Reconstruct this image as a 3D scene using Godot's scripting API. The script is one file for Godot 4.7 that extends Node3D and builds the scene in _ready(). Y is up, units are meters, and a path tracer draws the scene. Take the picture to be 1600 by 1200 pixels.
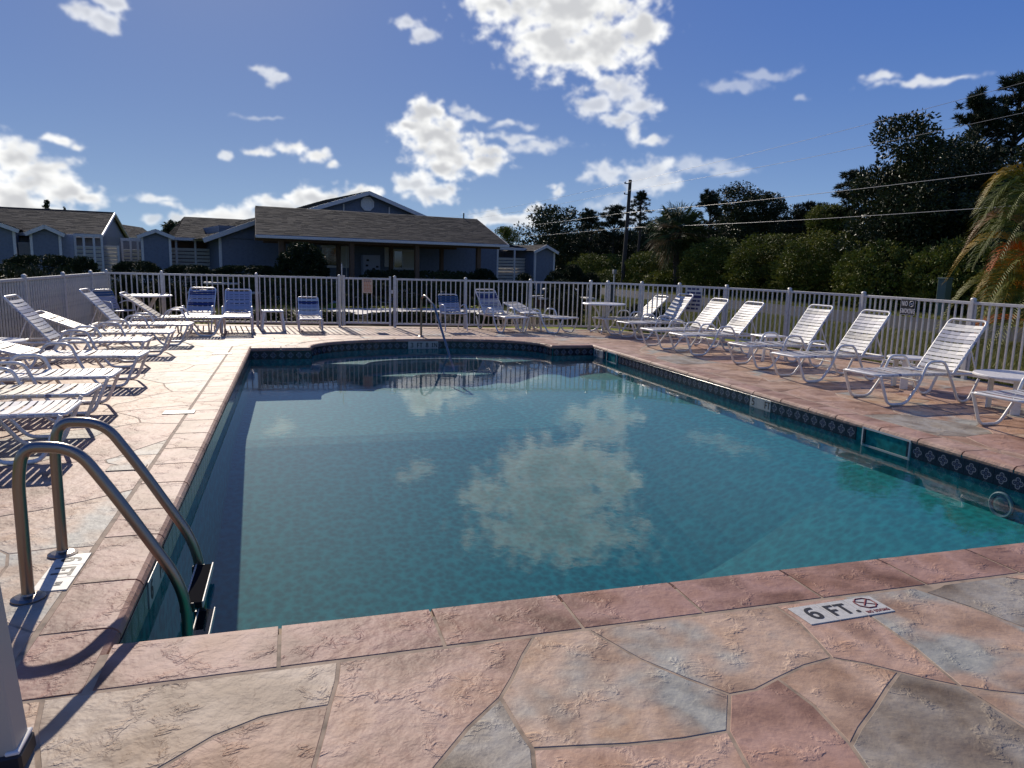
extends Node3D
# An outdoor swimming pool in the morning: stamped concrete deck, white strap loungers, picket fence,
# a blue-grey clubhouse with a shaded patio, and a dark wood behind the road.
# World: y up, the pool's length runs along -z, metres.

# ---------------------------------------------------------------- mesh builder
class MB:
	var v := PackedVector3Array()
	var n := PackedVector3Array()
	var uv := PackedVector2Array()
	var c := PackedColorArray()
	var ix := PackedInt32Array()
	var col := Color(1, 1, 1)
	func vert(p: Vector3, nn: Vector3, t := Vector2.ZERO) -> int:
		v.append(p); n.append(nn); uv.append(t); c.append(col)
		return v.size() - 1
	func face(a: int, b: int, d: int) -> void:   # counter-clockwise seen from outside
		ix.append(a); ix.append(d); ix.append(b)
	func tri(a: Vector3, b: Vector3, d: Vector3) -> void:
		var nn := (b - a).cross(d - a).normalized()
		var i := vert(a, nn)
		vert(b, nn, Vector2(1, 0)); vert(d, nn, Vector2(0, 1))
		face(i, i + 1, i + 2)
	func quad(a: Vector3, b: Vector3, d: Vector3, e: Vector3) -> void:
		var nn := (b - a).cross(e - a)
		if nn.length_squared() < 1e-14:
			nn = (d - b).cross(e - b)
		nn = nn.normalized()
		var i := vert(a, nn, Vector2(0, 1))
		vert(b, nn, Vector2(1, 1)); vert(d, nn, Vector2(1, 0)); vert(e, nn, Vector2(0, 0))
		face(i, i + 1, i + 2); face(i, i + 2, i + 3)
	func box(o: Vector3, s: Vector3, b := Basis()) -> void:
		var h := s * 0.5
		for k in 3:
			for sg in [-1.0, 1.0]:
				var nn := Vector3.ZERO; nn[k] = sg
				var u := Vector3.ZERO; u[(k + 1) % 3] = h[(k + 1) % 3]
				var w := Vector3.ZERO; w[(k + 2) % 3] = h[(k + 2) % 3]
				if sg < 0: u = -u
				var m := nn * h[k]
				quad(o + b * (m - u - w), o + b * (m + u - w), o + b * (m + u + w), o + b * (m - u + w))
	func cbox(o: Vector3, s: Vector3, ch: float, b := Basis()) -> void:   # a box with chamfered edges
		var h := s * 0.5
		var g := h - Vector3(ch, ch, ch)
		for k in 3:
			var i1 := (k + 1) % 3
			var i2 := (k + 2) % 3
			for sg in [-1.0, 1.0]:
				var m := Vector3.ZERO; m[k] = sg * h[k]
				var u := Vector3.ZERO; u[i1] = g[i1]
				var w := Vector3.ZERO; w[i2] = g[i2]
				if sg < 0: u = -u
				quad(o + b * (m - u - w), o + b * (m + u - w), o + b * (m + u + w), o + b * (m - u + w))
			for s1 in [-1.0, 1.0]:
				for s2 in [-1.0, 1.0]:
					var e := Vector3.ZERO; e[k] = g[k]
					var p := Vector3.ZERO; p[i1] = s1 * h[i1]; p[i2] = s2 * g[i2]
					var q := Vector3.ZERO; q[i1] = s1 * g[i1]; q[i2] = s2 * h[i2]
					_oq(o, b, p, q, e)
		for sx in [-1.0, 1.0]:
			for sy in [-1.0, 1.0]:
				for sz in [-1.0, 1.0]:
					var a := Vector3(sx * h.x, sy * g.y, sz * g.z)
					var d := Vector3(sx * g.x, sy * h.y, sz * g.z)
					var e2 := Vector3(sx * g.x, sy * g.y, sz * h.z)
					if sx * sy * sz > 0: tri(o + b * a, o + b * d, o + b * e2)
					else: tri(o + b * a, o + b * e2, o + b * d)
	func _oq(o: Vector3, b: Basis, p: Vector3, q: Vector3, e: Vector3) -> void:
		var a := p - e
		var nn := (q - e - a).cross(p + e - a)
		if nn.dot(p + q) > 0: quad(o + b * a, o + b * (q - e), o + b * (q + e), o + b * (p + e))
		else: quad(o + b * (p + e), o + b * (q + e), o + b * (q - e), o + b * a)
	func tube(p: PackedVector3Array, r: float, k := 8, closed := false, r2 := -1.0) -> void:
		var m := p.size()
		var t0 := (p[1] - p[0]).normalized()
		var side := t0.cross(Vector3.UP if absf(t0.y) < 0.95 else Vector3.RIGHT).normalized()
		var first := v.size()
		for i in m:
			var t: Vector3
			if closed: t = (p[(i + 1) % m] - p[(i - 1 + m) % m]).normalized()
			elif i == 0: t = t0
			elif i == m - 1: t = (p[i] - p[i - 1]).normalized()
			else: t = ((p[i] - p[i - 1]).normalized() + (p[i + 1] - p[i]).normalized()).normalized()
			side = (side - t * side.dot(t)).normalized()
			var up := side.cross(t)
			var rr := r if r2 < 0 else lerpf(r, r2, float(i) / (m - 1))
			for j in k:
				var a := TAU * j / k
				var d := side * cos(a) + up * sin(a)
				vert(p[i] + d * rr, d, Vector2(float(j) / k, i))
		for i in (m if closed else m - 1):
			for j in k:
				var a := first + i * k + j
				var b := first + i * k + (j + 1) % k
				var d := first + ((i + 1) % m) * k + j
				var e := first + ((i + 1) % m) * k + (j + 1) % k
				face(a, d, b); face(b, d, e)
		if not closed:
			for en in [0, m - 1]:
				var t := (p[1] - p[0]) if en == 0 else (p[m - 2] - p[m - 1])
				t = -t.normalized()
				var cc := vert(p[en], t)
				var st := v.size()
				for j in k: vert(v[first + en * k + j], t)
				for j in k:
					if en == 0: face(cc, st + j, st + (j + 1) % k)
					else: face(cc, st + (j + 1) % k, st + j)
	func lathe(pr: PackedVector2Array, k := 20, o := Vector3.ZERO) -> void:   # (radius, height), listed upwards on the outside
		for i in pr.size() - 1:
			var d := pr[i + 1] - pr[i]
			if d.length() < 1e-6: continue
			var nn := Vector2(d.y, -d.x).normalized()
			var st := v.size()
			for j in k + 1:
				var a := TAU * j / k
				var e := Vector3(cos(a), 0, sin(a))
				var q := e * nn.x + Vector3(0, nn.y, 0)
				vert(o + e * pr[i].x + Vector3(0, pr[i].y, 0), q, Vector2(float(j) / k, 0))
				vert(o + e * pr[i + 1].x + Vector3(0, pr[i + 1].y, 0), q, Vector2(float(j) / k, 1))
			for j in k:
				var a := st + j * 2
				face(a, a + 1, a + 3); face(a, a + 3, a + 2)
	func flat(poly: PackedVector2Array, y: float, up := true) -> void:   # polygon (x, z) as a level sheet
		var t := Geometry2D.triangulate_polygon(poly)
		var st := v.size()
		for q in poly: vert(Vector3(q.x, y, q.y), Vector3.UP if up else Vector3.DOWN, q)
		for i in range(0, t.size(), 3):
			var a := poly[t[i]]; var b := poly[t[i + 1]]; var d := poly[t[i + 2]]
			var ccw := (b - a).cross(d - a) < 0   # seen from above (+y), x right, z down
			if ccw == up: face(st + t[i], st + t[i + 1], st + t[i + 2])
			else: face(st + t[i], st + t[i + 2], st + t[i + 1])
	func slab(poly: PackedVector2Array, y0: float, y1: float, ch: float) -> void:   # flat stone with a worn, chamfered rim
		var p := poly.duplicate()
		var m := p.size()
		var area := 0.0
		for i in m: area += p[i].cross(p[(i + 1) % m])
		if area < 0: p.reverse()
		var inner := PackedVector2Array()
		for i in m:
			var d := ((p[i] - p[i - 1]).normalized() + (p[(i + 1) % m] - p[i]).normalized()).normalized()
			inner.append(p[i] - Vector2(d.y, -d.x) * ch)
		flat(inner, y1)
		for i in m:
			var j := (i + 1) % m
			var a := Vector3(p[i].x, y1 - ch, p[i].y)
			var b := Vector3(p[j].x, y1 - ch, p[j].y)
			quad(b, a, Vector3(inner[i].x, y1, inner[i].y), Vector3(inner[j].x, y1, inner[j].y))
			quad(Vector3(b.x, y0, b.z), Vector3(a.x, y0, a.z), a, b)
	func laps(bl: Vector3, br: Vector3, tr: Vector3, tl: Vector3, expo: float, thick: float) -> void:   # lapped boards or shingle courses up a face
		var nn := (br - bl).cross(tl - bl)
		if nn.length_squared() < 1e-9: nn = (br - bl).cross(tr - bl)
		nn = nn.normalized() * thick
		var k := maxi(1, int(round(maxf((tl - bl).length(), (tr - br).length()) / expo)))
		for i in k:
			var a := bl.lerp(tl, float(i) / k); var b := br.lerp(tr, float(i) / k)
			var d := br.lerp(tr, float(i + 1) / k); var e := bl.lerp(tl, float(i + 1) / k)
			quad(a + nn, b + nn, d + nn * 0.15, e + nn * 0.15)
			quad(a, b, b + nn, a + nn)
	func shingles(bl: Vector3, br: Vector3, tp: Vector3, tl: Vector3, sd: int) -> void:   # roof courses of single tabs, each a little different in tone
		var r := RandomNumberGenerator.new()
		r.seed = sd
		var nn := (br - bl).cross(tl - bl)
		if nn.length_squared() < 1e-9: nn = (br - bl).cross(tp - bl)
		nn = nn.normalized()
		var k := maxi(1, int(round(maxf((tl - bl).length(), (tp - br).length()) / 0.145)))
		for i in k:
			var a := bl.lerp(tl, float(i) / k); var b := br.lerp(tp, float(i) / k)
			var d := br.lerp(tp, float(i + 1) / k); var e := bl.lerp(tl, float(i + 1) / k)
			var l := (b - a).length()
			var x := -r.randf() * 0.3
			var row := r.randf_range(0.94, 1.06)
			while x < l:
				var w := r.randf_range(0.18, 0.42)
				var f0 := clampf(x / maxf(l, 0.01), 0, 1); var f1 := clampf((x + w) / maxf(l, 0.01), 0, 1)
				var tone := row * r.randf_range(0.8, 1.2)
				col = Color(tone, tone, tone)
				var th := nn * r.randf_range(0.014, 0.026)
				var p := a.lerp(b, f0); var q := a.lerp(b, f1)
				quad(p + th, q + th, e.lerp(d, f1) + nn * 0.002, e.lerp(d, f0) + nn * 0.002)
				quad(p, q, q + th, p + th)
				x += w
		col = Color(1, 1, 1)
	func mesh() -> ArrayMesh:
		var a := []
		a.resize(Mesh.ARRAY_MAX)
		a[Mesh.ARRAY_VERTEX] = v; a[Mesh.ARRAY_NORMAL] = n; a[Mesh.ARRAY_TEX_UV] = uv
		a[Mesh.ARRAY_COLOR] = c; a[Mesh.ARRAY_INDEX] = ix
		var m := ArrayMesh.new()
		m.add_surface_from_arrays(Mesh.PRIMITIVE_TRIANGLES, a)
		return m

# ---------------------------------------------------------------- helpers
var rng := RandomNumberGenerator.new()
var taken := {}
var M := {}
var shared := {}

func rnd(a: float, b: float) -> float:
	return rng.randf_range(a, b)

func numbered(called: String) -> String:
	var k: int = taken.get(called, 0)
	taken[called] = k + 1
	return called if k == 0 else "%s_%03d" % [called, k]

func part(called: String, m: Mesh, mat: Material, parent: Node, at := Transform3D()) -> MeshInstance3D:
	var o := MeshInstance3D.new()
	o.name = called
	o.mesh = m
	o.material_override = mat
	o.transform = at
	var k: Dictionary = parent.get_meta("kids") if parent.has_meta("kids") else {}
	var i: int = k.get(called, 0)
	k[called] = i + 1
	parent.set_meta("kids", k)
	if i: o.name = "%s_%03d" % [called, i]
	parent.add_child(o, true)
	return o

func tag(o: Node, label: String, category: String, group := "") -> void:
	o.set_meta("label", label)
	o.set_meta("category", category)
	if group: o.set_meta("group", group)

func thing(called: String, label: String, category: String, at := Vector3.ZERO, turn := 0.0, group := "") -> Node3D:
	var o := Node3D.new()
	o.name = numbered(called)
	add_child(o, true)
	o.position = at
	o.rotation.y = turn
	tag(o, label, category, group)
	return o

func struct(called: String, m: Mesh, mat: Material, kind := "structure") -> MeshInstance3D:
	var o := MeshInstance3D.new()
	o.name = numbered(called)
	o.mesh = m
	o.material_override = mat
	add_child(o, true)
	o.set_meta("kind", kind)
	return o

func arc(p: Array, r: float, k := 4) -> PackedVector3Array:   # a bent rod: the corners rounded
	var o := PackedVector3Array()
	o.append(p[0])
	for i in range(1, p.size() - 1):
		var a: Vector3 = p[i - 1]; var b: Vector3 = p[i]; var d: Vector3 = p[i + 1]
		var q := minf(r, minf((a - b).length(), (d - b).length()) * 0.48)
		var s := b + (a - b).normalized() * q
		var e := b + (d - b).normalized() * q
		for j in k + 1:
			var t := float(j) / k
			o.append(s.lerp(b, t).lerp(b.lerp(e, t), t))
	o.append(p[-1])
	return o

func rod(p: Array, r: float, bend := 0.06, k := 8, seg := 4) -> ArrayMesh:
	var b := MB.new()
	b.tube(arc(p, bend, seg), r, k)
	return b.mesh()

func boxm(s: Vector3, ch := 0.0, o := Vector3.ZERO) -> ArrayMesh:
	var key := "%s %s %s" % [s, ch, o]
	if not shared.has(key):
		var b := MB.new()
		if ch > 0: b.cbox(o, s, ch)
		else: b.box(o, s)
		shared[key] = b.mesh()
	return shared[key]

func tf(x: float, y: float, z: float, yaw := 0.0) -> Transform3D:
	return Transform3D(Basis(Vector3.UP, yaw), Vector3(x, y, z))

func lettering(t: String, cap: float, wide: float, mat: Material, parent: Node, at: Transform3D) -> void:
	var m := TextMesh.new()
	var f := SystemFont.new()
	f.font_names = PackedStringArray(["Droid Sans"])
	f.font_weight = 700
	m.font = f
	m.text = t
	m.font_size = 64
	m.pixel_size = cap / 46.0
	m.depth = 0.0016
	m.curve_step = 1.0
	var o := part("lettering", m, mat, parent, at)
	o.transform.basis = o.transform.basis * Basis.from_scale(Vector3(wide, 1, 1))

# ---------------------------------------------------------------- materials
func noise(kind: int, freq: float, sd: int, octaves := 4, fractal := FastNoiseLite.FRACTAL_FBM) -> FastNoiseLite:
	var f := FastNoiseLite.new()
	f.noise_type = kind
	f.frequency = freq
	f.seed = sd
	f.fractal_type = fractal
	f.fractal_octaves = octaves
	return f

func ntex(f: FastNoiseLite, size: int, ramp := []) -> NoiseTexture2D:
	var t := NoiseTexture2D.new()
	t.width = size; t.height = size
	t.seamless = true
	t.noise = f
	if ramp.size():
		var g := Gradient.new()
		g.offsets = PackedFloat32Array(); g.colors = PackedColorArray()
		var off := PackedFloat32Array(); var cs := PackedColorArray()
		for i in range(0, ramp.size(), 2):
			off.append(ramp[i]); cs.append(ramp[i + 1])
		g.offsets = off; g.colors = cs
		t.color_ramp = g
	return t

func lin(r: float, g: float, b: float) -> Color:   # a real-world base colour, given as linear values
	return Color(r, g, b).linear_to_srgb()

func mat(r: float, g: float, b: float, rough := 0.6, spec := 0.5) -> StandardMaterial3D:
	var m := StandardMaterial3D.new()
	m.albedo_color = lin(r, g, b)
	m.roughness = rough
	m.metallic_specular = spec
	return m

func world_tex(m: StandardMaterial3D, size: float, off := Vector3.ZERO) -> void:
	m.uv1_triplanar = true
	m.uv1_world_triplanar = true
	m.uv1_scale = Vector3.ONE / size
	m.uv1_offset = off

var T := {}

func make_textures() -> void:
	var S := FastNoiseLite.TYPE_SIMPLEX_SMOOTH
	var g := func(x: float) -> Color: return Color(x, x, x)
	T.grain = ntex(noise(S, 0.012, 3, 5), 512, [0.0, g.call(0.62), 0.35, g.call(0.84), 0.6, g.call(0.95), 1.0, g.call(1.0)])
	T.blotch = ntex(noise(S, 0.006, 8, 5), 512, [0.0, Color(0.72, 0.66, 0.62), 0.3, Color(0.88, 0.84, 0.80), 0.55, Color(1, 0.98, 0.96), 0.8, Color(0.95, 0.90, 0.84), 1.0, Color(0.84, 0.76, 0.68)])
	var skin := noise(S, 0.0034, 21, 5, FastNoiseLite.FRACTAL_RIDGED)
	skin.domain_warp_enabled = true
	skin.domain_warp_type = FastNoiseLite.DOMAIN_WARP_SIMPLEX
	skin.domain_warp_amplitude = 60.0
	skin.domain_warp_frequency = 0.012
	skin.fractal_gain = 0.62
	T.skin = ntex(skin, 1024, [0.0, g.call(0.0), 0.4, g.call(0.2), 0.66, g.call(0.34), 0.82, g.call(0.78), 1.0, g.call(1.0)])
	T.dirt = ntex(noise(S, 0.014, 35, 5), 512, [0.0, Color(0.70, 0.64, 0.58), 0.4, Color(0.87, 0.83, 0.79), 1.0, Color(1, 0.98, 0.96)])
	T.dirtmask = ntex(noise(S, 0.004, 37, 4), 512, [0.0, Color.BLACK, 0.45, Color.BLACK, 0.8, Color.WHITE, 1.0, Color.WHITE])
	var rough := noise(S, 0.05, 5, 4)
	T.fine = ntex(rough, 512)
	T.fine.as_normal_map = true
	T.fine.bump_strength = 2.5
	T.patch = ntex(noise(S, 0.005, 31, 4), 512, [0.0, Color.BLACK, 0.42, Color.BLACK, 0.74, Color(0.9, 0.9, 0.9), 1.0, Color.WHITE])
	T.greypatch = ntex(noise(S, 0.02, 33, 4), 512, [0.0, Color(0.46, 0.46, 0.43), 0.5, Color(0.58, 0.58, 0.54), 1.0, Color(0.66, 0.65, 0.60)])
	T.wear = ntex(noise(S, 0.02, 12, 5), 512, [0.0, g.call(0.86), 0.45, g.call(0.96), 1.0, g.call(1.0)])
	T.lawn = ntex(noise(S, 0.03, 14, 5), 512, [0.0, Color(0.26, 0.31, 0.06), 0.4, Color(0.40, 0.45, 0.09), 0.7, Color(0.50, 0.51, 0.14), 1.0, Color(0.60, 0.55, 0.22)])
	T.asphalt = ntex(noise(S, 0.15, 15, 3), 512, [0.0, g.call(0.5), 0.5, g.call(0.75), 1.0, g.call(1.0)])
	T.shingle = ntex(noise(FastNoiseLite.TYPE_CELLULAR, 0.05, 18, 2), 512, [0.0, g.call(0.55), 0.5, g.call(0.8), 1.0, g.call(1.0)])
	var rip := noise(S, 0.011, 41, 2)
	rip.domain_warp_enabled = true
	rip.domain_warp_amplitude = 25.0
	T.ripple = ntex(rip, 1024)
	T.ripple.as_normal_map = true
	T.ripple.bump_strength = 6.0
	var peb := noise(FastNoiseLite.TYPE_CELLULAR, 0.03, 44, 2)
	T.pebble_caustic = ntex(peb, 512, [0.0, Color(0.3, 0.7, 0.7), 0.3, Color(0.5, 0.8, 0.81), 0.65, Color(0.95, 0.97, 0.97), 1.0, Color(1, 1, 1)])  # pebble speckle, its contrast also painting a caustic look on the bottom
	T.bark = ntex(noise(S, 0.03, 47, 4), 512, [0.0, g.call(0.4), 0.5, g.call(0.75), 1.0, g.call(1.0)])

func stone(r: float, g: float, b: float, patch: bool, off: float, rough := 0.61) -> StandardMaterial3D:
	var m := mat(r, g, b, rough, 0.35)
	world_tex(m, 1.9, Vector3(off, off * 0.37, off * 0.71))
	m.albedo_texture = T.blotch
	m.heightmap_enabled = true
	m.heightmap_texture = T.skin
	m.heightmap_scale = 0.8
	m.normal_enabled = true
	m.normal_texture = T.fine
	m.normal_scale = 0.35
	if patch:
		m.detail_enabled = true
		m.detail_albedo = T.greypatch
		m.detail_mask = T.patch
		m.detail_blend_mode = BaseMaterial3D.BLEND_MODE_MIX
	else:
		m.detail_enabled = true
		m.detail_albedo = T.dirt
		m.detail_mask = T.dirtmask
		m.detail_blend_mode = BaseMaterial3D.BLEND_MODE_MUL
	return m

func make_materials() -> void:
	make_textures()
	M.stones = [stone(0.46, 0.325, 0.24, false, 0.0), stone(0.45, 0.31, 0.235, false, 0.31), stone(0.46, 0.34, 0.25, true, 0.12), stone(0.43, 0.295, 0.23, false, 0.77), stone(0.48, 0.35, 0.26, false, 0.55), stone(0.45, 0.325, 0.24, true, 0.9)]
	M.stone_grey = stone(0.33, 0.315, 0.275, false, 0.2)
	M.stone_pink = stone(0.40, 0.255, 0.20, false, 0.65)
	M.stone_buff = stone(0.41, 0.335, 0.26, false, 0.43)
	M.copings = [stone(0.35, 0.215, 0.175, false, 0.15), stone(0.32, 0.185, 0.15, false, 0.6), stone(0.37, 0.235, 0.19, false, 0.85)]
	M.copings_pale = [stone(0.43, 0.29, 0.23, false, 0.15), stone(0.41, 0.27, 0.215, false, 0.6), stone(0.44, 0.305, 0.24, false, 0.85)]
	M.grout = mat(0.36, 0.265, 0.18, 0.85); world_tex(M.grout, 0.8); M.grout.albedo_texture = T.grain
	M.mortar = mat(0.38, 0.28, 0.19, 0.85); world_tex(M.mortar, 0.8); M.mortar.albedo_texture = T.grain
	M.plaster = mat(0.003, 0.185, 0.18, 0.7, 0.2); world_tex(M.plaster, 1.3); M.plaster.albedo_texture = T.pebble_caustic
	M.nosing = mat(0.10, 0.19, 0.2, 0.4)
	var w := StandardMaterial3D.new()
	w.transparency = BaseMaterial3D.TRANSPARENCY_ALPHA
	w.albedo_color = Color(0.0, 0.02, 0.02, 0.004)
	w.roughness = 0.0
	w.metallic_specular = 0.40
	world_tex(w, 2.6)
	w.normal_enabled = true
	w.normal_texture = T.ripple
	w.normal_scale = 0.022
	M.water = w
	M.white = mat(0.78, 0.745, 0.68, 0.35)
	world_tex(M.white, 0.6); M.white.albedo_texture = T.wear
	M.fence = mat(0.60, 0.575, 0.52, 0.45)
	world_tex(M.fence, 0.9); M.fence.albedo_texture = T.wear
	M.strap_aged = mat(0.57, 0.53, 0.45, 0.6); world_tex(M.strap_aged, 0.5); M.strap_aged.albedo_texture = T.grain
	M.strap = mat(0.61, 0.585, 0.54, 0.55)
	world_tex(M.strap, 0.7); M.strap.albedo_texture = T.wear
	M.strap_cream = mat(0.62, 0.53, 0.38, 0.55); world_tex(M.strap_cream, 0.4); M.strap_cream.albedo_texture = T.wear
	M.strap_lavender = mat(0.36, 0.36, 0.42, 0.5); world_tex(M.strap_lavender, 0.4); M.strap_lavender.albedo_texture = T.wear
	M.strap_blue = mat(0.13, 0.155, 0.25, 0.5); world_tex(M.strap_blue, 0.4); M.strap_blue.albedo_texture = T.wear
	M.strap_navy = mat(0.018, 0.024, 0.10, 0.4)
	M.strap_teal = mat(0.035, 0.075, 0.14, 0.45)
	M.steel = mat(0.27, 0.235, 0.20, 0.3); M.steel.metallic = 1.0
	M.black = mat(0.012, 0.012, 0.013, 0.5)
	M.rubber = mat(0.012, 0.012, 0.013, 0.95, 0.05)
	M.ink = mat(0.01, 0.01, 0.012, 0.6)
	M.ink_red = mat(0.16, 0.012, 0.02, 0.6)
	M.marker = mat(0.55, 0.53, 0.46, 0.5); world_tex(M.marker, 0.35); M.marker.albedo_texture = T.wear
	M.marker_wall = mat(0.30, 0.30, 0.28, 0.3)
	M.plate = mat(0.40, 0.37, 0.32, 0.5); world_tex(M.plate, 0.35); M.plate.albedo_texture = T.wear
	M.skimmer = mat(0.42, 0.42, 0.39, 0.5)
	M.lawn = mat(1.0, 1.0, 0.85, 0.9, 0.2); world_tex(M.lawn, 2.7); M.lawn.albedo_texture = T.lawn
	M.asphalt = mat(0.06, 0.06, 0.06, 0.85, 0.3); world_tex(M.asphalt, 1.3); M.asphalt.albedo_texture = T.asphalt
	M.concrete = mat(0.46, 0.44, 0.40, 0.7); world_tex(M.concrete, 1.8); M.concrete.albedo_texture = T.grain
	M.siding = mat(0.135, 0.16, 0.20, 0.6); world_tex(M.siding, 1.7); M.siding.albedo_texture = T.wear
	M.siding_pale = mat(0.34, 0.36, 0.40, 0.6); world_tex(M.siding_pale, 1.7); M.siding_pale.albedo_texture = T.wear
	M.trim = mat(0.62, 0.60, 0.56, 0.5); world_tex(M.trim, 0.8); M.trim.albedo_texture = T.wear
	M.shingle = mat(0.112, 0.108, 0.106, 0.9, 0.2); M.shingle.vertex_color_use_as_albedo = true; world_tex(M.shingle, 0.7); M.shingle.albedo_texture = T.asphalt
	M.dark_ground = mat(0.022, 0.018, 0.014, 0.95, 0.1); world_tex(M.dark_ground, 0.5); M.dark_ground.albedo_texture = T.bark
	M.wood = mat(0.20, 0.115, 0.06, 0.7); world_tex(M.wood, 0.5); M.wood.albedo_texture = T.bark
	M.glass = mat(0.02, 0.025, 0.03, 0.06); M.glass.metallic_specular = 0.7
	M.curtain = mat(0.5, 0.47, 0.38, 0.9)
	M.dark = mat(0.01, 0.01, 0.012, 0.8)
	M.bark = mat(0.10, 0.08, 0.06, 0.9); world_tex(M.bark, 0.6); M.bark.albedo_texture = T.bark
	M.pole = mat(0.09, 0.075, 0.062, 0.85); world_tex(M.pole, 0.6); M.pole.albedo_texture = T.bark
	M.wire = mat(0.25, 0.25, 0.25, 0.4)
	M.brown_stone = mat(0.20, 0.13, 0.09, 0.85); world_tex(M.brown_stone, 0.25); M.brown_stone.albedo_texture = T.shingle
	M.green_box = mat(0.09, 0.13, 0.10, 0.5)
	M.tan = mat(0.60, 0.45, 0.30, 0.6)
	M.orange = mat(0.55, 0.14, 0.03, 0.6)
	for k in {"leaf": 0.45, "leaf_gloss": 0.3, "needle": 0.25, "frond": 0.5, "grass": 0.6}:
		var m := StandardMaterial3D.new()
		m.vertex_color_use_as_albedo = true
		m.roughness = 0.5 if k == "leaf_gloss" else 0.6
		m.metallic_specular = 0.35 if k == "leaf_gloss" else 0.3
		m.backlight_enabled = true
		var bl: float = {"leaf": 0.45, "leaf_gloss": 0.3, "needle": 0.25, "frond": 0.5, "grass": 0.6}[k]
		m.backlight = Color(bl, bl, bl)
		m.cull_mode = BaseMaterial3D.CULL_DISABLED
		M[k] = m
	M.tile_plain = mat(0.012, 0.014, 0.025, 0.16)
	M.tile = mat(1, 1, 1, 0.16)
	M.tile.albedo_texture = tile_print()

func tile_print() -> ImageTexture:   # glazed waterline tile: pale quatrefoil outline and small ornaments on navy
	var im := Image.create(96, 96, false, Image.FORMAT_RGB8)
	var navy := lin(0.006, 0.007, 0.017)
	var pale := lin(0.15, 0.15, 0.17)
	var blue := lin(0.015, 0.02, 0.06)
	im.fill(navy)
	for y in 96:
		for x in 96:
			var p := Vector2(x + 0.5, y + 0.5) / 96.0 * 2.0 - Vector2.ONE
			var q := p.abs()
			var d := minf(minf((q - Vector2(0.40, 0)).length() - 0.26, (q - Vector2(0, 0.40)).length() - 0.26), maxf(q.x, q.y) - 0.28)
			if absf(d) < 0.055: im.set_pixel(x, y, pale)
			elif d < -0.1:
				var r := minf((q - Vector2(0.38, 0)).length(), (q - Vector2(0, 0.38)).length())
				if r < 0.09 or absf(p.length() - 0.12) < 0.035: im.set_pixel(x, y, pale.lerp(blue, 0.45))
				else: im.set_pixel(x, y, navy.lerp(blue, 0.5))
			elif maxf(q.x, q.y) > 0.955: im.set_pixel(x, y, navy.lerp(pale, 0.12))
	return ImageTexture.create_from_image(im)

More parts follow.
